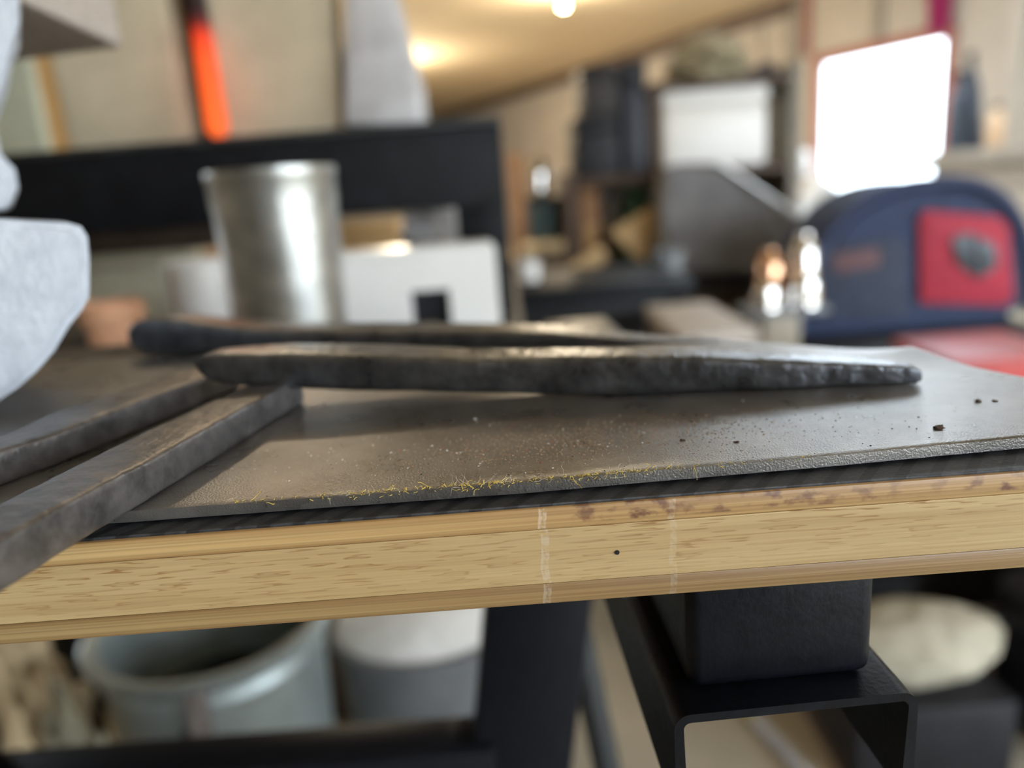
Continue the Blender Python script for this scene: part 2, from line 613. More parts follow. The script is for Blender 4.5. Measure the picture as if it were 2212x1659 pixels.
# ceiling bulbs
def bulb(p, watt, label):
    t = thing('ceiling_bulb', label, 'lamp', p, 0)
    prof = [(0.0, -0.06), (0.018, -0.055), (0.028, -0.04), (0.03, -0.025), (0.024, -0.005), (0.014, 0.015), (0.013, 0.03)]
    e = finish('bulb', lathe(prof, 24), mat('bulb_glow', (1, .6, .25), 0.3, emit=(1.0, 0.50, 0.16), estr=14), t)
    finish('socket', lathe([(0.0, 0.03), (0.02, 0.03), (0.022, 0.07), (0.05, 0.075), (0.055, 0.10), (0.0, 0.10)], 24), M_WHITE, t)
    ld = bpy.data.lights.new('bulb_light', 'POINT')
    ld.energy = watt
    ld.color = (1.0, 0.84, 0.60)
    ld.shadow_soft_size = 0.035
    lo = bpy.data.objects.new('bulb_light', ld)
    COL.objects.link(lo)
    lo.parent = t
    lo.location = (0, 0, -0.095)
    return t


p1 = AZ(1216, -14, HC - 0.06)
bulb((p1.x, p1.y, HC - 0.10), 60, 'glowing warm bulb at the top of the picture on the ceiling')
p2 = AZ(815, 160, HC - 0.16)
bulb((-0.75, 2.3, HC - 0.10), 12, 'warm ceiling bulb added above the forge, out of the picture')  # unseen extra bulb, added for warm highlights on the bars
bulb((p2.x, p2.y, HC - 0.10), 200, 'distant warm ceiling bulb added out of sight behind the white block')  # extra bulb added out of sight to brighten the far ceiling

# ------------------------------------------------------------------ folding workbench
wb = thing('folding_workbench', 'folding workbench with bamboo jaws on black steel rails', 'workbench', (0, 0.1, 0))


def wpart(name, b, m, parent=wb, off=(0, 0, 0), **kw):
    """mesh in world coordinates -> child of the workbench with its origin at off"""
    off = Vector(off)
    bmesh.ops.translate(b, verts=b.verts[:], vec=-off)
    o = finish(name, b, m, parent, **kw)
    po = Vector((0, 0, 0))
    q_ = parent
    while q_ is not None:
        po += Vector(q_.location)
        q_ = q_.parent
    o.location = off - po
    return o


BL, BR = -0.34, 0.100
BR2 = -0.03
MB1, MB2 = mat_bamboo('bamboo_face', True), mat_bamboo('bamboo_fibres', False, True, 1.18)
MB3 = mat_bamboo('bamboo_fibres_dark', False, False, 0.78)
jaw = wpart('jaw_board', box((BL, 0, 0.7851), (BR, 0.072, 0.79555), 0.0001, 1), MB1, off=(0, 0, 0.790))
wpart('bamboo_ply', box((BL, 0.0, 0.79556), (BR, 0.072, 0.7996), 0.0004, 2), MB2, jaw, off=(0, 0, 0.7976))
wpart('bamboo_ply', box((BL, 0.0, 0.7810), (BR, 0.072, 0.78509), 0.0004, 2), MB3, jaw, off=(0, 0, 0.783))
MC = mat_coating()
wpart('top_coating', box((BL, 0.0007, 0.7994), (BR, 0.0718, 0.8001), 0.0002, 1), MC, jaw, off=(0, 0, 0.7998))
b = lathe([(0.0, 0.0006), (0.0004, 0.0006), (0.0005, 0.0), (0.0005, -0.001), (0.0, -0.001)], 16)
bmesh.ops.rotate(b, verts=b.verts[:], matrix=Matrix.Rotation(math.radians(90), 3, 'X'))
hp = AY(1333, 1193, 0.0)
bmesh.ops.translate(b, verts=b.verts[:], vec=hp + Vector((0, 0.0004, 0)))
wpart('hole_plug', b, M_DARK, jaw, off=hp)  # dark plug set in the board edge in place of an open hole
jaw2 = wpart('jaw_board', box((BL, 0.100, 0.7852), (BR2, 0.205, 0.7955), 0.0003, 1), MB1, off=(0, 0.15, 0.790))
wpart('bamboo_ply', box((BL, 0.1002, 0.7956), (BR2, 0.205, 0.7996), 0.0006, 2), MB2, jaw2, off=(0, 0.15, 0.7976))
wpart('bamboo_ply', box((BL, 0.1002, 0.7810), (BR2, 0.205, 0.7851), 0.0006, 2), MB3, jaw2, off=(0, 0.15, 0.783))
wpart('top_coating', box((BL, 0.1007, 0.7994), (BR2, 0.2048, 0.8001), 0.0002, 1), mat('jaw_stain', (0.085, 0.065, 0.05), 0.6, 0, 0.3, 60, 0.2, 300), jaw2, off=(0, 0.15, 0.7998))

# rail: spacer tube on an inverted U channel, both turned a little to the left
RA = math.radians(2.2)
Ur = Vector((math.cos(RA), math.sin(RA), 0))
Nr = Vector((-math.sin(RA), math.cos(RA), 0))


def rail(x0, side=1):
    """x0: world x of the channel's front left corner"""
    Y0 = 0.006
    zt = 0.7566
    org = Vector((x0, Y0 - 0.0075, 0))
    W_, L_, TH, HF, RB = 0.0468, 0.30, 0.0024, 0.0225, 0.0032
    # channel profile (x, z) with rounded outer and inner corners
    outer, inner = [], []
    for cx, cz, a0 in ((RB, zt - RB, 180), (W_ - RB, zt - RB, 90)):
        for i in range(7):
            a = math.radians(a0 - 90 * i / 6)
            outer.append((cx + RB * math.cos(a), cz + RB * math.sin(a)))
            inner.append((cx + (RB - TH + 0.0006) * math.cos(a), cz - 0.0 + (RB - TH + 0.0006) * math.sin(a)))
    poly = [(0, zt - HF)] + outer + [(W_, zt - HF), (W_ - TH, zt - HF)] + inner[::-1] + [(TH, zt - HF)]
    b = prism(poly, L_)
    for v in b.verts:
        x, y, z = v.co
        v.co = org + Ur * x + Nr * y + Vector((0, 0, z))
    wpart('rail_channel', b, M_BLACK, off=org + Vector((0, 0, zt)), angle=30)
    b = box((0.0046, 0.0062, zt), (0.0412, L_ - 0.004, 0.7809), 0.0028, 4)
    for v in b.verts:
        x, y, z = v.co
        v.co = org + Ur * x + Nr * y + Vector((0, 0, z))
    wpart('rail_tube', b, M_BLACK, off=org + Vector((0, 0, zt)))


cp = AY(1454, 1510, -0.001)
rail(cp.x)
rail(-0.30)


# legs of the stand, cross bar and a thin brace
def beam(p0, p1, wx, wy, bev=0.003):
    p0, p1 = Vector(p0), Vector(p1)
    t = (p1 - p0).normalized()
    a = Vector((1, 0, 0))
    a = (a - t * a.dot(t)).normalized()
    c = t.cross(a)
    b = box((-wx / 2, -wy / 2, 0), (wx / 2, wy / 2, (p1 - p0).length), bev)
    for v in b.verts:
        x, y, z = v.co
        v.co = p0 + a * x + c * y + t * z
    return b


lt = AY(1158, 1300, 0.22)
lb_ = AY(1120, 1659, 0.22)
ldir = (lb_ - lt).normalized()
ltop = lt + ldir * ((0.776 - lt.z) / ldir.z)
lbot = lt + ldir * ((0.003 - lt.z) / ldir.z)
wpart('leg', beam(ltop, lbot, 0.052, 0.03), M_BLACK, off=ltop)
ltop2 = Vector((-0.30, 0.22, 0.776))
lbot2 = Vector((-0.36, 0.22, 0.003))
wpart('leg', beam(ltop2, lbot2, 0.052, 0.03), M_BLACK, off=ltop2)
ca = AY(1075, 1652, 0.215)
cb_ = Vector((-0.33, 0.215, ca.z))
wpart('cross_bar', beam(ca, cb_, 0.03, 0.042), M_BLACK, off=ca)
ra, rb = AY(1240, 1330, 0.26), AY(1320, 1700, 0.26)
rdir = rb - ra
rbot = ra + rdir * ((0.25 - ra.z) / rdir.z)
wpart('brace_rod', tube([ra - rdir * 0.2, rbot], 0.0085, 12), mat('grey_rod', (0.06, 0.066, 0.072), 0.4, 0.6), off=ra)
for p in (lbot, lbot2):
    b = box((p.x - .045, p.y - .12, 0), (p.x + .045, p.y + .12, 0.018), 0.004)
    wpart('foot', b, M_DARK, off=(p.x, p.y, 0))

# ------------------------------------------------------------------ steel plate on the bench
ZP = 0.803
TP = 0.0021
front = [(-0.145, 0.0075), (-0.0687, 0.0052), (-0.0018, 0.0048), (0.05, 0.0062), (0.093, 0.0082), (0.135, 0.0095)]
rearL, rearR = AZ(200, 775, ZP), AZ(1975, 766, ZP)
sideR = AZ(2212, 815, ZP)
NX, NY = 220, 60
b = bmesh.new()
g = {}
xe0 = -0.30


def frontY(x):
    return interp([(p[0], p[1]) for p in front], x)[0]


def rearY(x):
    kk = [(xe0, rearL.y + .002), (rearL.x, rearL.y), (-0.02, 0.148), (0.06, 0.118), (rearR.x, rearR.y), (0.112, 0.060), (sideR.x, sideR.y), (0.135, 0.02), (0.145, 0.011)]
    return interp(kk, x)[0]


for i in range(NX + 1):
    x = xe0 + (0.145 - xe0) * i / NX
    y0, y1 = frontY(x), rearY(x)
    for j in range(NY + 1):
        u = j / NY
        y = y0 + (y1 - y0) * (u ** 1.3)
        z = ZP + 0.00012 * noise.noise(Vector((x * 45, y * 45, 2))) + 0.00004 * noise.noise(Vector((x * 200, y * 200, 7)))
        # the far right corner is bent up a little
        z += 0.0022 * max(0.0, 1 - math.hypot(x - rearR.x, y - rearR.y) / 0.022) ** 2
        if j == 0:
            z -= 0.0002
            y += 0.00012 * noise.noise(Vector((x * 400, 1, 3)))
        g[i, j] = b.verts.new((x, y, z))
for i in range(NX):
    for j in range(NY):
        b.faces.new((g[i, j], g[i + 1, j], g[i + 1, j + 1], g[i, j + 1]))
r = bmesh.ops.extrude_face_region(b, geom=b.faces[:])
lowv = [v for v in r['geom'] if isinstance(v, bmesh.types.BMVert)]
bmesh.ops.translate(b, verts=lowv, vec=(0, 0, -TP))
plate = finish('steel_plate', b, M_PLATE, angle=35)
tag(plate, 'flat scratched grey steel plate lying on the bamboo board', 'steel plate')

# thin shim under the plate, it holds the plate just off the board
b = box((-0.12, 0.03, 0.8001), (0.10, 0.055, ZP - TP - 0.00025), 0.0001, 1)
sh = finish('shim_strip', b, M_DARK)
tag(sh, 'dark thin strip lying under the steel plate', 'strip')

# ------------------------------------------------------------------ forged bars
ZB = 0.8105


def path_bar(edge_pts, wdt, zb, ht, amp, seed, name, m, nsec=90):
    """edge_pts: plan of the bar's right-hand edge from far to near; width lies to the left; wdt: keys (u, w)"""
    P = [Vector((x, y, 0)) for x, y in edge_pts]
    ln = [0]
    for a, c in zip(P, P[1:]):
        ln.append(ln[-1] + (c - a).length)
    keysx = [(l / ln[-1], p.x, p.y) for l, p in zip(ln, P)]
    secs = []
    for i in range(nsec + 1):
        u = i / nsec
        x, y = interp(keysx, u)
        x2, y2 = interp(keysx, min(1, u + 0.02))
        x1, y1 = interp(keysx, max(0, u - 0.02))
        t = Vector((x2 - x1, y2 - y1, 0)).normalized()
        lft = Vector((t.y, -t.x, 0))
        if lft.x > 0:
            lft = -lft
        wv, hv, dz = interp(wdt, u)
        s = 1.0
        if i == 0 or i == nsec:
            s = 0.90
        c = Vector((x, y, zb + dz + hv / 2)) + lft * (wv / 2)
        secs.append((c, lft, Vector((0, 0, 1)), wv * s, hv * s))
    return loft(secs, 40, 9.0, amp, 130, seed)


b = path_bar([(-0.0545, 0.072), (-0.0562, 0.064), (-0.0628, 0.0322), (-0.0672, 0.0125), (-0.0705, -0.002), (-0.0752, -0.0242), (-0.083, -0.062)],
             [(0, .0105, .0068, 0.0001), (.08, .0120, .0072, 0.0001), (.35, .0138, .0074, 0.0001), (.47, .0142, .0072, 0.0001), (.52, .0128, .0076, 0.0001), (.60, .0128, .0076, 0.0001), (1, .0135, .0078, 0.0001)], ZP, 0, 0.00022, 1.0, 'forged_bar', M_FORGED)
o = finish('forged_bar', b, M_FORGED, angle=50)
tag(o, 'dark square forged bar crossing the board edge, nearest to the camera', 'steel bar', 'forged bars on the plate')
b = path_bar([(-0.078, 0.094), (-0.0835, 0.079), (-0.0925, 0.052), (-0.0955, 0.0425), (-0.1035, 0.0245), (-0.1165, -0.004), (-0.134, -0.04)],
             [(0, .0125, .0068, 0.0001), (.2, .0150, .0072, 0.0001), (.34, .0162, .0074, 0.0001), (.44, .0125, .0070, 0.0001), (.52, .0095, .0074, 0.0001), (.65, .0090, .0076, 0.0001), (1, .011, .0078, 0.0001)], ZP, 0, 0.00022, 5.0, 'forged_bar', M_FORGED)
o = finish('forged_bar', b, M_FORGED, angle=50)
tag(o, 'dark square forged bar at the left edge, second from the camera', 'steel bar', 'forged bars on the plate')


def wall_bar(p0, p1, cont, wkeys, amp, seed, m, e=6.0, nsec=150, zfloor=None):
    """bar whose front face lies in the upright plane through p0, p1; cont: (px, bottom py, top py)"""
    p0, p1 = Vector(p0), Vector(p1)
    t = (p1 - p0)
    t.z = 0
    t.normalize()
    nn = Vector((-t.y, t.x, 0))
    keys = []
    for x, yb, yt in cont:
        top = APL(x, yt, p0, nn)
        if yb is None:
            zb = zfloor
        else:
            zb = APL(x, yb, p0, nn).z
        keys.append(((top - p0).dot(t), zb, top.z))
    s0, s1 = keys[0][0], keys[-1][0]
    secs = []
    for i in range(nsec + 1):
        u = i / nsec
        s = s0 + (s1 - s0) * u
        zb, zt = interp(keys, s)
        if zfloor is not None:
            zb = max(zb, zfloor)
        wv = interp(wkeys, u)[0]
        c = p0 + t * s
        c.z = (zb + zt) / 2
        c += nn * (wv / 2)
        secs.append((c, nn, Vector((0, 0, 1)), wv, max(0.001, zt - zb)))
    return loft(secs, 44, e, amp, 100, seed)


b = wall_bar((-0.0790, 0.0665, 0), (0.0939, 0.0454, 0),
             [(419, 792, 781), (424, 806, 773), (440, 824, 768), (480, 836, 766), (600, 843, 765), (700, 848, 766), (850, 851, 770), (1000, 853, 778), (1150, 856, 776), (1300, 858, 772), (1500, 856, 772), (1700, 848, 780), (1850, 841, 787), (1950, 836, 791), (1985, 832, 794), (1993, 826, 801)],
             [(0, .006), (.02, .010), (.06, .0135), (.17, .0165), (.35, .0165), (.6, .0135), (.85, .0095), (.97, .0065), (1, .0045)], 0.00028, 2.0, M_FORGED2, 6.0, zfloor=ZP + 0.0001)
fb = finish('forged_blank', b, M_FORGED2, angle=60)
tag(fb, 'long hammered steel blank in front, tapering to the right over the plate', 'steel bar', 'forged bars on the plate')
b = wall_bar((-0.1415, 0.1560, 0), (0.066, 0.1070, 0),
             [(274, 752, 712), (282, 764, 696), (300, 770, 691), (350, 771, 690), (410, None, 696), (480, None, 705), (560, None, 711), (740, None, 714), (900, None, 714), (1050, None, 716), (1200, None, 719), (1300, None, 727), (1420, None, 737), (1560, None, 744)],
             [(0, .010), (.03, .014), (.12, .016), (.25, .0175), (.5, .018), (.75, .0165), (.9, .009), (1, .004)], 0.00026, 9.0, M_FORGED2, 5.0, zfloor=ZP + 0.0001)
fb2 = finish('forged_blank', b, M_FORGED2, angle=60)
tag(fb2, 'forged steel blank lying behind the front one, thick blunt end on the left', 'steel bar', 'forged bars on the plate')


# ------------------------------------------------------------------ grit, fibres and crumbs on the plate
def grit(name, label, cat, num, gen, size, m):
    t0 = bmesh.new()
    bmesh.ops.create_icosphere(t0, subdivisions=1, radius=1.0)
    t0.verts.index_update()
    tv = [v.co.copy() for v in t0.verts]
    tf = [tuple(v.index for v in f.verts) for f in t0.faces]
    t0.free()
    vs_, fs_ = [], []
    for _ in range(num):
        x, y = gen()
        s = random.uniform(*size)
        sc = Vector((random.uniform(.7, 1.8), random.uniform(.7, 1.6), random.uniform(.4, .9))) * s
        ca, sa = math.cos(random.uniform(0, 6.28)), math.sin(random.uniform(0, 6.28))
        o0 = len(vs_)
        for c in tv:
            f_ = random.uniform(.75, 1.2)
            cx, cy, cz = c.x * sc.x * f_, c.y * sc.y * f_, c.z * sc.z * f_
            vs_.append((x + cx * ca - cy * sa, y + cx * sa + cy * ca, ZP + s * .3 + cz))
        fs_ += [tuple(i + o0 for i in f) for f in tf]
    me0 = bpy.data.meshes.new(name)
    me0.from_pydata(vs_, [], fs_)
    b = bmesh.new()
    b.from_mesh(me0)
    bpy.data.meshes.remove(me0)
    o = finish(name, b, m, smooth=False)
    tag(o, label, cat, kind='stuff')
    return o


def gs(cx, cy, sx, sy):
    def f():
        for _ in range(50):
            x, y = random.gauss(cx, sx), random.gauss(cy, sy)
            if -0.06 < x < 0.125 and frontY(x) + .001 < y < min(rearY(x) - .004, 0.052 - 0.05 * x):
                return x, y
        return 0.0, 0.02
    return f


grit('tan_grit', 'fine tan grit scattered over the middle of the steel plate', 'grit', 2600, gs(0.010, 0.024, 0.018, 0.006), (.00006, .00016), mat('grit_tan', (0.42, 0.30, 0.20), 0.8))
grit('white_grit', 'white specks scattered over the steel plate', 'grit', 200, gs(-0.005, 0.026, 0.03, 0.009), (.00006, .00018), mat('grit_white', (0.8, 0.79, 0.76), 0.5))
grit('red_grit', 'tiny red specks among the grit on the steel plate', 'grit', 55, gs(0.006, 0.026, 0.022, 0.008), (.00008, .0002), mat('grit_red', (0.5, 0.05, 0.05), 0.6))
grit('dark_grit', 'dark grit and scale flakes spread over the steel plate', 'grit', 300, gs(0.035, 0.022, 0.035, 0.011), (.00005, .00014), mat('grit_dark', (0.035, 0.028, 0.024), 0.7))
cr = [(2028, 925, .00075, 'largest rust crumb, near the right end of the plate edge'), (2112, 868, .0006, 'brown rust crumb to the right of the blank tip'), (2150, 867, .0004, 'tiny dark crumb at the far right of the plate'), (1475, 952, .0005, 'flat dark flake in the middle of the grit'), (1592, 956, .0004, 'dark flake just right of the grit patch')]
for i, (cx, cy, s_, lb) in enumerate(cr):
    p = AZ(cx, cy, ZP)
    b = bmesh.new()
    bmesh.ops.create_icosphere(b, subdivisions=2, radius=s_)
    for v in b.verts:
        v.co *= 1 + 0.9 * noise.noise(v.co * 2600 + Vector((i * 3.1, 0, 0)))
        v.co.z *= 0.5
        v.co.x *= 1.3
    o = finish('rust_crumb', b, mat('rust_crumb', (0.075, 0.045, 0.03), 0.85, 0, 0.4, 900), smooth=False)
    o.location = (p.x, p.y, ZP + s_ * 0.35)
    tag(o, lb, 'crumb', 'rust crumbs on the plate')

# yellow fibres caught on the plate's front edge
b = bmesh.new()
b2 = bmesh.new()
for i in range(330):
    cxp = random.choice([random.gauss(1250, 140), random.gauss(1050, 40), random.gauss(850, 80), random.uniform(480, 1750), random.gauss(1300, 60)])
    cxp = min(1800, max(420, cxp))
    pz = AZ(cxp, 1098 - (cxp - 300) * 0.0775, ZP)
    x = pz.x
    y = frontY(x)
    p = Vector((x, y + random.uniform(-.0003, .0006), ZP - random.uniform(-.0002, .0009)))
    ln = random.choice([random.uniform(.0003, .0009), random.uniform(.0003, .0009), random.uniform(.0003, .0009), random.uniform(.001, .0036)])
    d = Vector((random.uniform(-1, 1), random.uniform(-.6, .5), random.uniform(-.2, 1.0))).normalized()
    pts = [p]
    for s in range(6):
        d = (d + Vector((random.uniform(-.6, .6), random.uniform(-.6, .6), random.uniform(-.5, .4)))).normalized()
        q_ = pts[-1] + d * ln / 6
        if q_.y > y + .0001:
            q_.z = max(q_.z, ZP + .00005)
        pts.append(q_)
    white = ln > .0018 and random.random() < .75
    tube(pts, 0.00002 if white else random.uniform(.00003, .000065), 4, b2 if white else b)
tag(finish('yellow_fibres', b, mat('yellow_fibre', (0.78, 0.58, 0.12), 0.7)), 'yellow fibre fuzz caught along the front edge of the plate', 'fibres', kind='stuff')
tag(finish('white_fibres', b2, mat('white_fibre', (0.8, 0.75, 0.6), 0.7)), 'fine pale hairs curling up from the front edge of the plate', 'fibres', kind='stuff')

# ------------------------------------------------------------------ bricks at the left
bp = AY(110, 650, 0.085)
th_ = math.radians(31)
U = Vector((math.cos(th_), math.sin(th_), 0))
N = Vector((-math.sin(th_), math.cos(th_), 0))
prof = [(-330, 470), (0, 473), (150, 481), (176, 490), (190, 512), (194, 560), (194, 640), (180, 668), (150, 705), (118, 760), (80, 806), (40, 838), (0, 866)]
pts = []
for x, y in prof:
    p = APL(x, y, bp, N) - bp
    pts.append((p.dot(U), p.z))
zb_ = ZP + 0.0004 - bp.z
pts.append((pts[-1][0] - 0.006, zb_))
pts.append((pts[0][0], zb_))
b = prism(pts, 0.075)
bmesh.ops.triangulate(b, faces=[f for f in b.faces if len(f.verts) > 4])
bmesh.ops.bevel(b, geom=[e for e in b.edges if e.calc_face_angle(0) > 0.8], offset=0.0022, segments=3, affect='EDGES')
bmesh.ops.subdivide_edges(b, edges=[e for e in b.edges if e.calc_length() > .012], cuts=4)
bmesh.ops.triangulate(b, faces=b.faces[:])
rough_up(b, 0.0003, 200, 3)
for v in b.verts:
    if v.co.z < zb_ + .0008:
        v.co.z = zb_
o = finish('firebrick', b, M_BRICK, angle=45)
o.location = bp
o.rotation_euler = (0, 0, th_)
tag(o, 'pale blue-grey broken firebrick on the left, chipped along its lower corner', 'brick', 'bricks stacked at the left')
ztop = bp.z + max(p[1] for p in pts)
# upright piece between the lower and the upper brick
ZBU = AY(262, 103, 0.30).z
mp_ = AY(30, 250, 0.155)
prof = [(-230, 60), (66, 60), (64, 150), (46, 180), (30, 235), (-4, 300), (8, 372), (40, 400), (44, 428), (26, 462), (6, 470), (-230, 470)]
pts = []
for x, y in prof:
    p = APL(x, y, mp_, N) - mp_
    pts.append((p.dot(U), p.z))
zlo, zhi = ztop - mp_.z + .0006, ZBU - mp_.z - .0006
z0_, z1_ = min(p[1] for p in pts), max(p[1] for p in pts)
pts = [(x, zlo + (z - z0_) / (z1_ - z0_) * (zhi - zlo)) for x, z in pts]
b = prism(pts, 0.045)
bmesh.ops.triangulate(b, faces=[f for f in b.faces if len(f.verts) > 4])
bmesh.ops.subdivide_edges(b, edges=[e for e in b.edges if e.calc_length() > .01], cuts=3)
bmesh.ops.triangulate(b, faces=b.faces[:])
rough_up(b, 0.0005, 220, 8)
for v in b.verts:
    v.co.z = min(zhi, max(zlo, v.co.z))
o = finish('firebrick', b, M_BRICK, angle=45)
o.location = mp_
o.rotation_euler = (0, 0, th_)
tag(o, 'crumbly grey firebrick piece standing on the broken brick at the left edge', 'brick', 'bricks stacked at the left')
# top brick, seen from below
cr_ = AY(268, 106, 0.30)
b = box((-0.17, -0.24, 0), (0, 0, 0.075), 0.002, 3)
for v in b.verts:
    x, y, z = v.co
    v.co = Vector((x * 0.974 + y * -0.07, x * -0.225 + y, z))
bmesh.ops.subdivide_edges(b, edges=[e for e in b.edges if e.calc_length() > .02], cuts=10, use_grid_fill=True)
rough_up(b, 0.0005, 160, 5)
for v in b.verts:
    v.co.z = max(0, v.co.z)
o = finish('firebrick', b, M_BRICK2, angle=45)
o.location = (cr_.x, cr_.y, ZBU)
o.rotation_euler = (0, 0, 0)
tag(o, 'tan firebrick resting on top of the stack in the upper left corner', 'brick', 'bricks stacked at the left')

# ------------------------------------------------------------------ steel table behind the bench, with the forge stand
TZ = 0.735
tb = thing('steel_table', 'low dark steel table behind the workbench carrying the forge stand', 'table', (-0.30, 0.62, 0))
finish('table_top', box((-0.46, -0.31, TZ - 0.012), (0.315, 0.37, TZ), 0.002), M_BLACK2, tb)
for x, y in ((-0.43, -0.28), (0.29, -0.28), (-0.43, 0.345), (0.29, 0.345)):
    finish('leg', box((x - .018, y - .018, 0), (x + .018, y + .018, TZ - .0125), 0.002), M_BLACK2, tb)

# tin can
cy_ = 0.40
ct = AY(584, 366, cy_)
rt = (AY(722, 366, cy_).x - AY(446, 366, cy_).x) / 2
zb0 = TZ
hcan = ct.z - TZ
rbm = rt * 0.84
prof = [(0, 0.002), (rbm - .003, 0.002), (rbm - .001, 0), (rbm, 0.002)]
nrib = 42
for i in range(nrib * 3 + 1):
    u = i / (nrib * 3)
    z = 0.004 + (hcan * 0.80) * u
    rr_ = rbm + (rt - rbm) * (z / hcan)
    prof.append((rr_ + 0.00018 * math.sin(2 * math.pi * u * nrib) * (1 if 0.05 < u < .97 else 0), z))
prof += [(rt * 0.985, hcan * .83), (rt * 0.99, hcan * .95), (rt * 1.005, hcan * .962), (rt * 1.01, hcan * .985), (rt * 1.0, hcan), (rt * 0.985, hcan * .985), (rt * .975, hcan * .9), (rbm - .002, .006), (0, .005)]
can = finish('tin_can', lathe(prof, 72), M_TIN, angle=60)
can.location = (ct.x, cy_, TZ)
tag(can, 'ribbed open tin can standing behind the forged bars', 'can')

# black stand of angle iron
SY = 0.60
st = thing('forge_stand', 'black steel stand carrying the forge boards behind the tin can', 'stand', (0, SY, TZ))


def spart(name, b, m, **kw):
    bmesh.ops.translate(b, verts=b.verts[:], vec=-Vector((0, SY, TZ)))
    return finish(name, b, m, st, **kw)


zt_ = (AY(0, 318, SY).z + AY(1050, 268, SY).z) / 2
zbm = (AY(100, 490, SY).z + AY(850, 482, SY).z) / 2
xr = AY(1095, 450, SY).x
xl = -0.56
spart('top_rail', box((xl, SY, zbm), (xr, SY + .006, zt_ - .0065), 0.0015), M_BLACK2)
spart('top_flange', box((xl, SY - .004, zt_ - .006), (xr, SY + .06, zt_), 0.002), mat('paler_black_steel', (0.035, 0.038, 0.040), 0.45, 0.3, 0.4, 40))  # flange in a paler black than the rest of the stand
wl = AY(1095, 560, SY).x - AY(985, 560, SY).x
for x0 in (xr - wl, xl):
    spart('leg', box((x0, SY + .0065, TZ + .0005), (x0 + wl, SY + .0125, zt_ - .0065), 0.0015), M_BLACK2)
    spart('leg', box((x0 if x0 == xl else x0 + wl - .006, SY + .2, TZ + .0005), ((x0 if x0 == xl else x0 + wl - .006) + .006, SY + .25, zt_ - .0065), 0.0015), M_BLACK2)
spart('deck', box((xl, SY + .0605, zt_ - .006), (xr, SY + .26, zt_), 0.0015), M_BLACK2)


def on_stand(name, label, x0p, x1p, y, dy, h, m, bev=0.004, lean=0.0):
    a = AY(x0p, 280, y).x
    c = AY(x1p, 280, y).x
    b = box((-(c - a) / 2, 0, 0), ((c - a) / 2, dy, h), bev, 3)
    bmesh.ops.subdivide_edges(b, edges=[e for e in b.edges if e.calc_length() > .02], cuts=8, use_grid_fill=True)
    rough_up(b, 0.0006, 60, x0p)
    for v in b.verts:
        v.co.z = max(0, v.co.z)
    o = finish(name, b, m, angle=45)
    o.location = ((a + c) / 2, y, zt_)
    if lean:
        o.rotation_euler = (0, 0, lean)
    return o


tag(on_stand('forge_board', '', 138, 402, SY + .035, .045, .20, M_CERAM), 'beige ceramic board left of the glowing bar on the stand', 'forge board', 'boards of the forge')
tag(on_stand('forge_board', '', 478, 749, SY + .035, .045, .20, M_CERAM), 'beige ceramic board between the glowing bar and the white block', 'forge board', 'boards of the forge')
tag(on_stand('gap_shade_sheet', '', 398, 482, SY + .085, .02, .19, mat('gap_shade_dark', (0.05, 0.025, 0.03), 0.9, 0, 0.4, 30)), 'dark sheet for the shade in the gap behind the glowing bar', 'forge board')  # dark red sheet, its colour stands for the shade inside the gap
# white block with a slanting right end
yb_ = SY + .02
pl = [(744, 272), (744, -60), (835, -60), (862, 40), (902, 180), (908, 262)]
pp = [AY(x, y, yb_) for x, y in pl]
x0_ = pp[0].x
b = prism([(p.x - x0_, max(0, p.z - zt_)) for p in pp[:1]] + [(p.x - x0_, p.z - zt_) for p in pp[1:5]] + [(pp[5].x - x0_, 0)], 0.09, 0.003)
o = finish('insulation_block', b, mat('grey_white_fibre', (0.66, 0.64, 0.63), 0.9, 0, 0, 22, 0.4, 120, col2=(0.40, 0.38, 0.37)), angle=40)
o.location = (x0_, yb_, zt_ + .0005)
tag(o, 'grey-white insulation block at the right end of the forge stand', 'insulation block')
# glowing bar leaning against the boards
h0, h1 = AY(468, 262, SY + .006), AY(425, 0, SY + .026)
ax = (h1 - h0)
hb = thing('hot_steel_bar', 'steel bar glowing orange, leaning upright on the stand', 'steel bar', (h0.x, h0.y, zt_ + .0005))
secs = []
hd = ax.normalized()
dist_t = 0.19
uu = Vector((1, 0, 0))
uu = (uu - hd * uu.dot(hd)).normalized()
vv = hd.cross(uu)
for i in range(40):
    s = dist_t * i / 39
    wv = 0.0205 - 0.007 * (s / dist_t) - (0.012 * max(0, 1 - s / .010) ** 2)
    secs.append((hd * s, uu, vv, max(.004, wv), max(.003, .010 - .004 * max(0, 1 - s / .008))))
finish('bar', loft(secs, 24, 3.5), mat_hot(), hb)
ld = bpy.data.lights.new('hot_bar_glow', 'POINT')
ld.energy = 0.02
ld.color = (1, .2, .04)
ld.shadow_soft_size = .012
lo = bpy.data.objects.new('hot_bar_glow', ld)
COL.objects.link(lo)
lo.parent = hb
lo.location = (0.0, -0.03, 0.05)

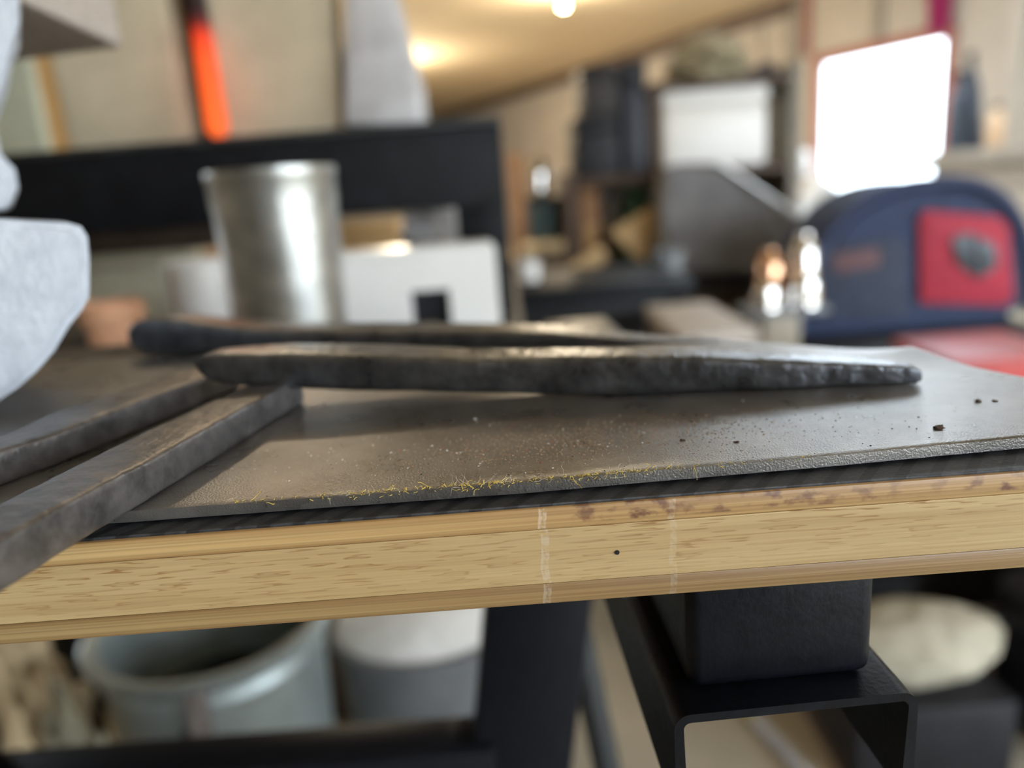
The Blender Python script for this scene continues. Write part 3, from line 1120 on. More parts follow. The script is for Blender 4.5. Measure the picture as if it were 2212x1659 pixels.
# white box with a dark doorway, under the stand
wy = 0.52
wx0, wx1 = AY(700, 600, wy).x, AY(1074, 600, wy).x
wz1 = AY(950, 533, wy).z
ox0, ox1 = AY(888, 660, wy).x, AY(973, 660, wy).x
oz1 = AY(930, 627, wy).z
hh = wz1 - TZ
bw = thing('white_box', 'white plastic box with a black rectangular doorway, right of the can', 'box', ((wx0 + wx1) / 2, wy, TZ))
cxm = (wx0 + wx1) / 2
R_ = .010
rnd = [(wx1 - cxm - R_ + R_ * math.cos(a), hh - R_ + R_ * math.sin(a)) for a in [math.pi / 2 * i / 6 for i in range(7)]]
rnd += [(wx0 - cxm + R_ - R_ * math.sin(a), hh - R_ + R_ * math.cos(a)) for a in [math.pi / 2 * i / 6 for i in range(7)]]
poly = [(ox1 - cxm, 0.0005), (wx1 - cxm, 0.0005)] + rnd + [(wx0 - cxm, 0.0005), (ox0 - cxm, .0005), (ox0 - cxm, oz1 - TZ), (ox1 - cxm, oz1 - TZ)]
b = prism(poly, 0.05)
finish('shell', b, M_WHITE, bw, angle=35)
finish('dark_insert', box((ox0 - cxm + .0003, .012, .0008), (ox1 - cxm - .0003, .046, oz1 - TZ - .0003), .0005), M_DARK, bw)
finish('lid_seam', box((wx0 - cxm + .008, -.0008, hh * .9), (ox0 - cxm, .001, hh * .905), .0002), mat('seam_grey', (.5, .48, .45), .5), bw)


# ------------------------------------------------------------------ more on the steel table, under the stand
def px_box(name, label, cat, x0, y0, x1, y1, Y, dy, m, bev=0.006, zbase=None, lid=None, group=None, rz=0.0):
    """box whose front spans the pixel rectangle at depth Y, resting on zbase; optional lid part"""
    pa, pb_ = AY(x0, (y0 + y1) / 2, Y), AY(x1, (y0 + y1) / 2, Y)
    zt2 = AY((x0 + x1) / 2, y0, Y).z
    zb2 = zbase if zbase is not None else AY((x0 + x1) / 2, y1, Y).z
    wdt = pb_.x - pa.x
    h = zt2 - zb2
    t = thing(name, label, cat, ((pa.x + pb_.x) / 2, Y, zb2), rz, group)
    lh = h * (0.22 if lid else 0)
    finish('body', box((-wdt / 2 * (.97 if lid else 1), .001, 0), (wdt / 2 * (.97 if lid else 1), dy, h - lh), bev, 3), m, t)
    if lid:
        finish('lid', box((-wdt / 2, 0, h - lh + .0004), (wdt / 2, dy + .001, h), bev, 3), lid, t)
    else:
        finish('label_band', box((-wdt * .3, -.0006, h * .35), (wdt * .3, .002, h * .6), .0003), mat(name + '_band', tuple(min(1, c * 1.25 + .02) for c in m.node_tree.nodes['Principled BSDF'].inputs[0].default_value[:3]), .6), t)
    return t


px_box('cream_carton', 'cream carton standing under the stand, left of the tin can', 'carton', 180, 548, 376, 700, 0.72, .1, M_CREAM, .003, TZ, M_CREAM)
px_box('plank_offcut', 'brown wooden offcut laid across the cream carton', 'wood', 150, 492, 470, 546, 0.73, .05, M_BROWN, .002, None)
t = thing('white_mug', 'white mug lying half hidden behind the tin can', 'mug', (AY(425, 620, .56).x, .56, TZ))
mh = AY(425, 562, .56).z - TZ
finish('cup', lathe([(0, 0), (.022, 0), (.025, .004), (.026, mh), (.0235, mh), (.022, .006), (0, .005)], 32), M_WHITE, t)
finish('handle', tube([(.024, -.004, mh * .75), (.037, -.004, mh * .7), (.040, -.004, mh * .45), (.034, -.004, mh * .25), (.024, -.004, mh * .2)], .0035, 8), M_WHITE, t)
t = thing('orange_pot', 'small orange clay pot beside the broken firebrick', 'pot', (AY(245, 690, .46).x, .46, TZ))
ph = AY(245, 652, .46).z - TZ
finish('pot', lathe([(0, 0), (.014, 0), (.021, ph * .75), (.0235, ph * .76), (.0235, ph), (.021, ph), (.018, .004), (0, .003)], 32), mat('terracotta', (.85, .45, .26), .7, 0, .15, 60), t)
t = tag(finish('porcelain_ball', lathe([(0, 0), (.008, .001), (.013, .006), (.0155, .0155), (.013, .025), (.008, .030), (0, .031)], 24), mat('porcelain', (.85, .82, .76), .12)), 'glossy white porcelain knob beside the broken firebrick', 'knob')
kp = AY(186, 690, .40)
t.location = (kp.x, .40, TZ)
# pale grey bundle and tan boards behind the white box
t = finish('grey_rag', blob(.030, .02, .026, .3, 2.2, 4.0, 4, .7), mat('pale_rag', (.50, .48, .47), .9, 0, .2, 40, .4, 200))
rp = AY(930, 500, .66)
tag(t, 'pale grey rag hanging in the corner of the black stand', 'rag')
t.location = (rp.x, .66, AY(930, 535, .66).z)
px_box('rag_shelf_block', 'brown block stacked below the rag inside the stand', 'wood', 860, 536, 985, 690, .665, .05, M_BROWN, .002, TZ)
px_box('wood_block', 'tan wooden block behind the white box', 'wood', 716, 478, 872, 690, .80, .06, M_PINE, .003, TZ)

# ------------------------------------------------------------------ things under the bench
bc = AZ(478, 1478, 0.37)
bkY = bc.y + 0.145
bx = AY(472, 1400, bkY).x
bk = thing('water_bucket', 'grey bucket of dark water under the left of the bench', 'bucket', (bx, bkY, 0))
hbk = 0.37
ro = 0.141
finish('body', lathe([(0, .004), (.112, .004), (.115, 0), (.118, .004), (ro - .012, hbk - .05), (ro - .008, hbk - .04), (ro - .012, hbk - .03), (ro - .006, hbk - .012), (ro + .004, hbk - .010), (ro + .007, hbk - .004), (ro + .002, hbk), (ro - .010, hbk - .002), (ro - .014, hbk - .012), (.112, .012), (0, .010)], 72), M_GALV, bk)
finish('water', lathe([(0, .24), (.1255, .24), (.1255, .232), (0, .232)], 48), M_WATER, bk)
finish('handle_lug', lathe([(0, 0), (.014, 0), (.016, .004), (.016, .012), (0, .014)], 24), M_DARK, bk, loc=(.0165, -ro + .024, hbk - .075)).rotation_euler = (math.radians(83), 0, math.radians(8))
finish('rust_patch', box((-.012, -.002, -.03), (.012, .002, .03), .0015), mat('rust', (.16, .13, .115), .9, 0, .4, 60), bk, loc=(.028, -ro + .004, hbk - .040)).rotation_euler = (math.radians(-6), 0, math.radians(11))
b2c = AZ(935, 1450, 0.33)
b2Y = b2c.y + .21
b2x = AY(935, 1440, b2Y).x
bk2 = thing('plaster_bucket', 'bucket heaped with white plaster beside the water bucket', 'bucket', (b2x, b2Y, 0))
finish('body', lathe([(0, .004), (.11, .004), (.112, 0), (.115, .004), (.130, .27), (.136, .272), (.137, .285), (.130, .287), (.127, .27), (.108, .012), (0, .010)], 64), mat('grey_bucket', (.12, .125, .13), .5, 0, .2, 14), bk2)
finish('plaster', lathe([(0, .325), (.04, .322), (.08, .31), (.115, .292), (.1275, .28), (.12, .262), (0, .26)], 48), mat('white_plaster', (.72, .70, .66), .8, 0, .12, 25, .5, 40), bk2)
finish('bucket_badge', lathe([(0, 0), (.016, 0), (.018, .002), (.018, .005), (0, .006)], 28), mat('pale_badge', (.42, .40, .38), .7), bk2, loc=(.012, -.134, .17)).rotation_euler = (math.radians(86), 0, 0)
px_box('brown_crate', 'brown wooden crate standing between the two buckets', 'crate', 690, 1250, 800, 1640, b2Y + .15, .16, M_BROWN, .004, 0.0)
sk = [(-40, 1480, .64, .09, .07, .16, M_SACK, 1.0, 'crumpled tan paper sack at the left under the bench'),
      (150, 1590, .52, .05, .05, .06, mat('olive_sack', (.20, .18, .12), .85, 0, .4, 30, .3, 90), 6.0, 'crumpled olive sack beside the water bucket'),
      (-60, 1640, .40, .045, .05, .10, M_SACK, 11.0, 'small crumpled tan sack in the lower left corner')]
for x, y, Y, sx, sy, sz, m_, sd, lb in sk:
    p = AY(x, y, Y)
    hgt = p.z + sz * 0.7
    o = finish('paper_sack', blob(sx, sy, max(.08, hgt / 2), .42, 2.4, sd, 5, .8, .6), m_)
    o.location = (p.x, Y, 0)
    tag(o, lb, 'sack', 'sacks under the bench')
p = AY(205, 1402, 1.12)
o = finish('peach_ball', lathe([(0, 0)] + [(.03 * math.sin(math.pi * i / 12), .03 - .03 * math.cos(math.pi * i / 12)) for i in range(1, 12)] + [(0, .06)], 24), mat('peach', (.75, .42, .26), .4, 0, .1, 30))
sp_ = thing('ball_box', 'dark box under the bench that carries the peach and red balls', 'box', (p.x + .025, 1.13, 0))
zz = p.z - .03
finish('body', box((-.10, -.05, 0), (.09, .06, zz - .0005), .004), M_BROWN, sp_)
finish('rim', box((-.104, -.054, zz - .03), (.094, .064, zz - .0206), .002), M_DARK, sp_)
o.location = (p.x, 1.12, zz)
tag(o, 'peach coloured ball left of the water bucket', 'ball')
p = AY(240, 1405, 1.14)
o = finish('red_ball', lathe([(0, 0)] + [(.022 * math.sin(math.pi * i / 12), .022 - .022 * math.cos(math.pi * i / 12)) for i in range(1, 12)] + [(0, .044)], 24), mat('dull_red', (.35, .05, .05), .5, 0, .2, 30))
o.location = (p.x + .012, 1.14, zz)
tag(o, 'dull red ball at the rim of the water bucket', 'ball')
# painted stick on the floor, seen through the rail
a0, a1 = AZ(1600, 1520, .009), AZ(1760, 1700, .009)
dd = (a1 - a0)
o = thing('painted_stick', 'pale stick with a yellow end lying on the floor under the rail', 'stick', (a0.x, a0.y, .0098))
finish('shaft', tube([dd * .23, dd * 1.3], .009, 14), mat('grey_white_paint', (.52, .54, .60), .5, 0, .15, 30), o)
finish('yellow_end', tube([dd * -.25, dd * .228], .0091, 14), mat('yellow_paint', (.55, .50, .16), .5, 0, .15, 30), o)
# right side under the bench
p = AY(1975, 1370, .85)
o = finish('cream_sack', blob(.12, .07, .055, .12, 1.6, 3.0, 5, .8, .1), mat('cream_cloth', (.45, .41, .31), .9, 0, .12, 20, .3, 90))
bxz = p.z - .055
o.location = (p.x, .85, max(.05, bxz) + .0005)
tag(o, 'cream cloth sack on a low box, right of the rail', 'sack')
t = thing('low_box', 'low dark box on the floor carrying the cream sack', 'box', (p.x, .85, 0))
finish('body', box((-.12, -.09, 0), (.10, .10, max(.05, bxz)), .006), M_DARK, t)
finish('runner', box((-.125, -.095, 0.0), (-.10, .105, .02), .003), M_BROWN, t)


def hose(name, label, pts, r, m, cat='hose'):
    pts = [Vector(q_) for q_ in pts]
    fine = []
    for i in range(len(pts) - 1):
        p0, p1, p2, p3 = pts[max(0, i - 1)], pts[i], pts[i + 1], pts[min(len(pts) - 1, i + 2)]
        for s in range(8):
            u = s / 8
            fine.append(0.5 * ((2 * p1) + (p2 - p0) * u + (2 * p0 - 5 * p1 + 4 * p2 - p3) * u * u + (3 * p1 - p0 - 3 * p2 + p3) * u ** 3))
    fine.append(pts[-1])
    o = finish(name, tube(fine, r, 12), m)
    return tag(o, label, cat)


hose('floor_hose', 'grey hose curving over the floor in the lower right corner', [AZ(2300, 1380, .02), AZ(2180, 1440, .016), AZ(2090, 1560, .0125), AZ(1990, 1610, .0125), AZ(1880, 1560, .0125), AZ(1800, 1450, .0125)], .012, mat('grey_hose', (.17, .165, .15), .6))
hose('floor_hose', 'dark hose crossing behind the grey hose at the lower right', [AZ(2320, 1560, .02), AZ(2200, 1520, .02), AZ(2080, 1470, .02), AZ(1980, 1440, .02), AZ(1890, 1420, .018)], .017, M_DARK)
p = AZ(2190, 1560, .0)
t = thing('dark_tool_case', 'black tool case on the floor at the right under the bench', 'case', (p.x + .13, p.y, 0), .35)
finish('body', box((-.14, -.08, 0), (.14, .08, .19), .015, 3), M_DARK, t)
finish('lid', box((-.142, -.082, .1905), (.142, .082, .24), .012, 3), M_DARK, t)
finish('latch', box((-.03, -.089, .15), (.03, -.0822, .22), .003), M_GREY, t)
p = AZ(2030, 1560, .0)
o = finish('yellow_wedge', prism([(-.02, 0), (.02, 0), (.014, .018), (-.014, .022)], .03, .003), mat('dull_yellow', (.30, .25, .06), .7))
o.location = (p.x, p.y, .0005)
tag(o, 'small dull yellow wedge on the floor by the hose', 'wedge')

# ------------------------------------------------------------------ storage shelf in the background
FY = 2.45
sx0, sx1 = AY(1228, 500, FY).x, AY(1730, 400, FY).x
zA = AY(1400, 606, FY).z
zB = AY(1500, 366, FY).z
zC = AY(1500, 186, FY).z + .02
sf = thing('storage_shelf', 'dark wooden storage shelf packed with odds and ends at the back', 'shelf', ((sx0 + sx1) / 2, FY, 0))
hw = (sx1 - sx0) / 2
xd = AY(1428, 300, FY).x - (sx0 + sx1) / 2
finish('upright', box((-hw, .0, 0), (-hw + .03, .36, zB + .02), .004), M_BROWN, sf)
finish('upright', box((hw - .04, .0, 0), (hw, .36, zC + .03), .004), M_GREYW, sf)
finish('upright', box((xd - .028, .02, zB + .0005), (xd, .36, zC - .0245), .004), M_BROWN, sf)
for z in (.12, zA, zB):
    finish('shelf_board', box((-hw + .0305, .0, z - .024), (hw - .0405, .36, z), .003), M_BROWN, sf)
finish('shelf_board', box((xd - .03, .0, zC - .024), (hw - .0405, .36, zC), .003), M_BROWN, sf)
finish('back_panel', box((-hw, .361, .05), (hw, .37, zB), .002), mat('shelf_back', (.26, .19, .13), .8, 0, .3, 12), sf)
# low cabinet left of the shelf
cx0, cx1 = AY(1040, 560, FY).x, AY(1222, 560, FY).x
zD = AY(1200, 574, FY).z
lc = thing('low_cabinet', 'low brown cabinet left of the storage shelf', 'cabinet', ((cx0 + cx1) / 2, FY, 0))
hc = (cx1 - cx0) / 2
finish('carcass', box((-hc, .0, .05), (hc, .36, zD - .0205), .004), M_BROWN, lc)
finish('top', box((-hc, -.01, zD - .02), (hc, .37, zD), .004), M_BROWN, lc)
for x0c in (-hc + .01, .005):
    dr = finish('door', box((x0c, -.012, .07), (x0c + hc - .015, -.0005, zD - .04), .003), M_ORANGE, lc)
    finish('knob', lathe([(0, 0), (.008, .001), (.010, .006), (.006, .012), (0, .013)], 16), M_DARK, dr, loc=(x0c + (hc - .03 if x0c < 0 else .012), -.012, zD * .6)).rotation_euler = (math.radians(90), 0, 0)

SH = 'things on the storage shelf'


def sbox(name, label, cat, x0, y0, x1, y1, m, zb, dy=.2, lid=None, yy=.03, bev=.006):
    return px_box(name, label, cat, x0, y0, x1, y1, FY + yy, dy, m, bev, zb + .0005, lid)


t = sbox('white_storage_box', 'big white storage box in the middle of the shelf', 'box', 1428, 188, 1664, 362, M_WHITE, zB, .28, M_WHITE, .01, .02)
sbox('black_case', 'black case at the left end of the upper shelf', 'case', 1240, 252, 1340, 340, M_DARK, zB, .25, M_DARK)
sbox('black_case', 'tall dark blue case beside the white storage box', 'case', 1343, 130, 1398, 340, mat('dark_blue_case', (.016, .018, .030), .5, 0, .3, 10), zB, .25, M_DARK)
sbox('brown_case', 'brown-black case stacked on the left black case', 'case', 1256, 140, 1338, 251, mat('brown_black', (.028, .022, .020), .6, 0, .3, 10), AY(1300, 250, FY + .03).z + .0006, .2, M_DARK)


def sblob(name, label, cat, cxp, y0, y1, wpx, m, zb, sd, yy=.16, amp=.3, cre=.4):
    c = AY(cxp, (y0 + y1) / 2, FY + yy)
    wdt = wpx / F * (FY + yy + .12) / 2
    h = AY(cxp, y0, FY + yy).z - zb
    bb = blob(wdt, .13, 1.0, amp, 2.2, sd, 5, .75, cre)
    zm = max(v.co.z for v in bb.verts)
    for v in bb.verts:
        v.co.z *= h / zm
    o = finish(name, bb, m)
    o.location = (c.x, c.y, zb + .0005)
    return tag(o, label, cat)


sblob('khaki_bag', 'crumpled khaki cloth bag on the top shelf', 'bag', 1525, 70, 182, 150, M_KHAKI, zC, 2.0)
sblob('navy_bag', 'small navy bag at the right end of the top shelf', 'bag', 1640, 138, 190, 30, M_NAVY, zC, 9.0, .2)
# canvas cover: a draped slab with a sloping right side
cY = FY - .16
pl = [(1428, 590), (1430, 400), (1436, 362), (1480, 352), (1556, 352), (1600, 380), (1660, 425), (1716, 470), (1722, 520), (1704, 592)]
pc = [AY(x, y, cY) for x, y in pl]
cb0 = Vector((pc[0].x, cY, min(p.z for p in pc)))
b = prism([(p.x - cb0.x, max(0, p.z - cb0.z)) for p in pc], .13, .015)
bmesh.ops.triangulate(b, faces=b.faces[:])
bmesh.ops.subdivide_edges(b, edges=[e_ for e_ in b.edges if e_.calc_length() > .04], cuts=5)
bmesh.ops.triangulate(b, faces=b.faces[:])
for v in b.verts:
    if v.co.y < .06:
        v.co.y -= .018 * noise.noise(Vector((v.co.x * 22 + v.co.z * 9, 1.0, v.co.z * 3))) + .006
o = finish('canvas_cover', b, M_TARP)
o.location = cb0
tag(o, 'grey canvas cover draped in front of the white storage box', 'cover')
t = thing('cover_stand', 'dark stand carrying the grey canvas cover', 'stand', (cb0.x + .17, cY, 0))
finish('top', box((-.18, -.02, cb0.z - .03), (.20, .13, cb0.z - .0005), .004), M_DARK, t)
for x in (-.17, .16):
    finish('leg', box((x, 0, 0), (x + .03, .11, cb0.z - .0305), .003), M_DARK, t)
ra_, rb_ = AY(1552, 350, cY - .03), AY(1742, 478, cY - .03)
o = finish('aluminium_rod', tube([ra_, rb_], .007, 12), mat('aluminium', (.75, .74, .72), .3, .9))
tag(o, 'pale aluminium rod lying along the slope of the canvas cover', 'rod')


def bottle(name, label, cxp, y0, wpx, m, zb, cap, yy=.1, neck=.35, rough_=None):
    c = AY(cxp, 450, FY + yy)
    r_ = wpx / F * (FY + yy + .12) / 2
    h = AY(cxp, y0, FY + yy).z - zb
    t = thing(name, label, 'bottle', (c.x, c.y, zb + .0005))
    finish('body', lathe([(0, .003), (r_ * .9, 0), (r_, .006), (r_, h * .62), (r_ * .9, h * .70), (r_ * neck, h * .84), (r_ * neck, h * .90), (0, h * .90)], 32), m, t)
    finish('cap', lathe([(0, h * .89), (r_ * neck * 1.2, h * .895), (r_ * neck * 1.2, h * .99), (r_ * neck, h), (0, h)], 24), cap, t)
    return t


t = thing('teal_tin', 'teal grey tin standing on the low cabinet', 'tin', (AY(1178, 480, FY + .2).x, FY + .2, zD + .0005))
hT = AY(1186, 424, FY + .2).z - zD
rT = 76 / F * (FY + .32) / 2
finish('body', lathe([(0, .003), (rT * .98, 0), (rT, .006), (rT, hT * .9), (0, hT * .9)], 36), M_TEAL, t)
finish('lid', lathe([(0, hT * .9), (rT * 1.02, hT * .9), (rT * 1.02, hT * .985), (rT * .98, hT), (0, hT)], 36), M_DARK, t)
bottle('bottle', 'dark green bottle in the middle of the lower shelf', 1378, 402, 90, M_GREEN, zA, M_GREEN, .12, .6)
bottle('bottle', 'taupe bottle left of the dark green bottle', 1318, 408, 52, mat('taupe_plastic', (.33, .28, .22), .5, 0, .1, 20), zA, M_GREY, .22, .5)
sbox('wood_block', 'orange-brown wood block standing on the lower shelf', 'wood', 1256, 404, 1298, 600, M_ORANGE, zA, .05, None, .12)
sbox('wood_board', 'orange-brown board standing at the left of the low cabinet', 'wood', 1105, 330, 1136, 574, M_ORANGE, zD, .05, None, .2)


def leaf(name, label, poly, Y, m, zb):
    pts3 = [AY(x, y, Y) for x, y in poly]
    x0 = pts3[0].x
    zz0 = min(p.z for p in pts3)
    b = prism([(p.x - x0, p.z - zz0) for p in pts3], .012, .002)
    o = finish(name, b, m, smooth=True)
    o.location = (x0, Y, zb)
    return tag(o, label, 'card')


leaf('tan_card', 'tan card offcut leaning in front of the green bottle', [(1318, 500), (1408, 448), (1424, 470), (1396, 562), (1378, 562)], FY - .02, M_CARD, AY(1390, 562, FY - .02).z)
leaf('tan_card', 'long tan card offcut in front of the teal bottle', [(1168, 612), (1300, 528), (1312, 550), (1268, 622), (1180, 640)], FY - .032, M_CARD, AY(1200, 640, FY - .032).z)


def shiny(name, label, cxp, cyp, rpx, Y, kind=0, zb=None):
    c = AY(cxp, cyp, Y)
    r_ = rpx / F * (Y + .12)
    if kind == 0:
        pr = [(0, -r_)] + [(r_ * math.sin(math.pi * i / 14), -r_ * math.cos(math.pi * i / 14)) for i in range(1, 14)] + [(0, r_)]
        b = lathe(pr, 32)
        o = finish(name, b, M_CHROME)
    else:
        b = lathe([(0, -r_ * .8), (r_ * .85, -r_ * .8), (r_, -r_ * .7), (r_, r_ * .7), (r_ * .85, r_ * .8), (0, r_ * .8)], 32)
        o = finish(name, b, M_CHROME)
    o.location = c
    return tag(o, label, 'metal part')


# ------------------------------------------------------------------ dark bench in front of the shelf
DY = 1.40
za_ = (AY(1120, 640, DY).z + AY(1480, 590, DY).z) / 2
xa_, xb_ = AY(1030, 640, DY).x, AY(1500, 600, DY).x
t = thing('dark_bench', 'low dark steel bench between the forge stand and the shelf', 'bench', ((xa_ + xb_) / 2, DY, 0))
hw2 = (xb_ - xa_) / 2
finish('bench_top', box((-hw2, 0, za_ - .035), (hw2, .35, za_), .004), M_BLACK2, t)
for x in (-hw2 + .01, hw2 - .05):
    for y in (.01, .30):
        finish('leg', box((x, y, 0), (x + .04, y + .04, za_ - .0355), .003), M_BLACK2, t)
finish('apron', box((-hw2 + .0505, .012, za_ - .24), (hw2 - .0505, .024, za_ - .036), .003), M_DARK, t)
finish('lower_shelf', box((-hw2 + .02, .0505, .28), (hw2 - .02, .2995, .30), .003), M_GREYW, t)

for i, (cxp, r_, hgt, m_, lb) in enumerate(((1145, 24, 30, M_WHITE, 'small white cup at the left end of the dark bench'), (1445, 34, 30, M_GREY, 'grey cup at the right end of the dark bench'))):
    c = AY(cxp, 610, DY + .15)
    rr_ = r_ / F * (DY + .27)
    hh_ = hgt / F * (DY + .27) * 1.4
    o = finish('cup', lathe([(0, .002), (rr_ * .8, 0), (rr_, hh_), (rr_ * .92, hh_), (rr_ * .75, .004), (0, .004)], 28), m_)
    o.location = (c.x, DY + .15, za_ + .0005)
    tag(o, lb, 'cup')
# polished metal pieces that catch the daylight
zl = AY(1205, 566, FY - .0).z


def stand_metal(label, cxp, ytop, ybot, wpx, Y, m=M_CHROME, name='polished_can', zb=None):
    c = AY(cxp, ybot, Y)
    zb3 = c.z if zb is None else zb
    h = AY(cxp, ytop, Y).z - zb3
    r_ = wpx / F * (Y + .12) / 2
    o = finish(name, lathe([(0, 0), (r_ * .9, 0), (r_, h * .06), (r_ * .96, h * .2), (r_, h * .5), (r_ * .9, h * .8), (r_ * .55, h * .93), (r_ * .5, h), (0, h)], 32), m)
    o.location = (c.x, Y, zb3)
    return tag(o, label, 'metal can')


stand_metal('polished steel can glinting on top of the teal tin', 1166, 338, 424, 46, FY + .2, zb=zD + hT + .001)
rl_ = 27 / F * (FY + .15)
b = lathe([(0, -rl_ * 1.9), (rl_ * .8, -rl_ * 1.9), (rl_, -rl_ * 1.6), (rl_, rl_ * 1.4), (rl_ * .6, rl_ * 1.8), (0, rl_ * 1.9)], 32)
bmesh.ops.rotate(b, verts=b.verts[:], matrix=Matrix.Rotation(math.pi / 2, 3, 'Y'))
o = finish('polished_can', b, M_CHROME)
o.location = (AY(1180, 545, FY + .05).x, FY + .05, zD + rl_ + .0005)
tag(o, 'polished steel can lying on its side on the low cabinet', 'metal can')

# post with bright polished pieces between shelf and bag
PY = 1.52
pp0 = AY(1680, 650, PY)
t = thing('beige_post', 'short beige post in front of the navy bag, topped with a tray', 'post', (pp0.x, PY, 0))
pz = AY(1680, 662, PY).z
finish('post', box((-.04, -.03, 0), (.04, .03, pz - .0125), .006), mat('beige_paint', (.46, .40, .30), .6, 0, .1, 10), t)
finish('tray', box((-.075, -.05, pz - .012), (.095, .06, pz), .003), M_GREY, t)
PG = 'polished pieces on the post'
for cxp, yt, yb2, wp, dy_, lb in ((1655, 612, 662, 60, -.02, 'low polished pot at the front left of the post tray'), (1735, 505, 662, 58, .02, 'tall polished flask at the right of the post tray'), (1662, 540, 662, 56, .035, 'copper tinted polished flask at the back of the post tray'), (1738, 590, 662, 64, -.03, 'squat polished pot at the front right of the post tray')):
    stand_metal(lb, cxp, yt, yb2, wp, PY + dy_, M_CHROME if 'copper' not in lb else mat('copper', (.85, .50, .30), .12, 1.0), 'polished_flask', pz + .0005)
px_box('pale_plank_end', 'pale plank lying low behind the tip of the rear blank', 'wood', 1470, 716, 1640, 745, 1.05, .30, mat('pale_plank', (.50, .44, .38), .7, 0, .1, 20), .003)
bpw = AY(1555, 745, 1.05)
t = thing('plank_trestle', 'dark trestle carrying the pale plank', 'trestle', (bpw.x, 1.05, 0))
finish('top_beam', box((-.07, .05, bpw.z - .05), (.07, .25, bpw.z - .002), .004), M_BROWN, t)
finish('leg', box((-.06, .07, 0), (-.02, .22, bpw.z - .0505), .004), M_BROWN, t)
finish('leg', box((.02, .07, 0), (.06, .22, bpw.z - .0505), .004), M_BROWN, t)

# ------------------------------------------------------------------ navy bag with red panel on a red cart
GY = 1.75
gx0, gx1 = AY(1722, 560, GY).x, AY(2240, 520, GY).x
gz0 = AY(1950, 715, GY).z
gz1 = AY(1990, 388, GY).z
gw, gh = gx1 - gx0, gz1 - gz0
t = thing('navy_bag', 'big domed navy blue bag with a red front panel and grey badge', 'bag', ((gx0 + gx1) / 2, GY, gz0))
pts = []
for i in range(41):
    a = math.pi * i / 40
    ca, sa = math.cos(a), math.sin(a)
    pts.append((math.copysign(abs(ca) ** (2 / 2.6), ca) * gw / 2 + .02 * sa, abs(sa) ** (2 / 2.2) * gh))
b = prism(pts, .26)
bmesh.ops.bevel(b, geom=[e for e in b.edges if e.calc_face_angle(0) > 1.0], offset=.03, segments=4, affect='EDGES')
finish('body', b, M_NAVY, t, angle=50)
rim_pts = [(x * .985, -.004, max(.02, z * .985)) for x, z in pts]
finish('piping', tube(rim_pts, .014, 10), mat('navy_piping', (.028, .045, .11), .6), t)


def bag_px(x, y):
    p = AY(x, y, GY - .012)
    return (p.x - (gx0 + gx1) / 2, p.z - gz0)


pan = [bag_px(*q_) for q_ in ((1988, 655), (1986, 475), (2000, 455), (2160, 468), (2180, 490), (2190, 640), (2175, 660))]
b = prism(pan, .016, .004)
finish('front_panel', b, M_RED, t, loc=(0, -.014, 0))
bad = [bag_px(*q_) for q_ in ((2052, 512), (2090, 502), (2148, 530), (2150, 575), (2110, 602), (2062, 565))]
ob = finish('badge', prism(bad, .008, .002), mat('badge_grey', (.07, .09, .11), .5, 0, .5, 40), t, loc=(0, -.0225, 0))
finish('badge_bar', prism([bag_px(*q_) for q_ in ((2060, 545), (2140, 560), (2140, 568), (2060, 556))], .004, .001), M_DARK, ob, loc=(0, -.0045, 0))
finish('badge_bar', prism([bag_px(*q_) for q_ in ((2096, 512), (2106, 514), (2112, 596), (2104, 596))], .004, .001), M_DARK, ob, loc=(0, -.0046, 0))
sp4 = [bag_px(*q_) for q_ in ((1800, 550), (1900, 535), (1904, 575), (1805, 592))]
finish('side_label', prism(sp4, .008, .002), mat('faded_rust', (.14, .075, .08), .8), t, loc=(0, -.009, 0))
finish('front_pocket', prism([bag_px(*q_) for q_ in ((1770, 690), (1765, 560), (1790, 530), (1940, 510), (1965, 530), (1968, 690))], .02, .006), mat('navy_grey', (.035, .045, .075), .8, 0, .3, 30), t, loc=(0, -.008, 0))
ct_ = thing('red_cart', 'red low cart standing under the navy bag', 'cart', ((gx0 + gx1) / 2, GY - .04, 0))
finish('deck', box((-gw * .5, -.05, gz0 - .05), (gw * .5, .34, gz0 - .0005), .006), M_DARK, ct_)
finish('red_skirt', box((-gw * .40, -.10, gz0 - .16), (gw * .55, -.0505, gz0 - .05), .008), M_REDP, ct_)
finish('lower_deck', box((-gw * .5, -.04, .10), (gw * .5, .33, .13), .004), M_DARK, ct_)
for x in (-gw * .46, gw * .40):
    for y in (-.04, .29):
        finish('post', box((x, y, .07), (x + .035, y + .035, gz0 - .0505), .003), M_GREY, ct_)
        wb_ = lathe([(0, -.014), (.03, -.014), (.035, -.008), (.035, .008), (.03, .014), (0, .014)], 24)
        bmesh.ops.rotate(wb_, verts=wb_.verts[:], matrix=Matrix.Rotation(math.pi / 2, 3, 'Y'))
        finish('wheel', wb_, M_DARK, ct_, loc=(x + .017, y + .017, .0355))
px_box('red_tool_tray', 'red steel tray low at the right behind the plate corner', 'tray', 2060, 772, 2330, 850, 1.05, .2, M_REDP, .004, None)
tp = AY(2195, 850, 1.05)
t = thing('tool_chest', 'dark tool chest carrying the red tray at the right', 'chest', (tp.x - .06, 1.05, 0))
finish('carcass', box((-.20, .012, .0), (.20, .24, tp.z - .002), .004), M_DARK, t)
for k_ in range(3):
    z0 = .03 + k_ * (tp.z - .06) / 3
    d_ = finish('drawer', box((-.19, .0, z0), (.19, .0115, z0 + (tp.z - .06) / 3 - .008), .003), M_DARK, t)
    finish('pull', box((-.06, -.012, z0 + .05), (.06, -.0005, z0 + .062), .003), M_GREY, d_)

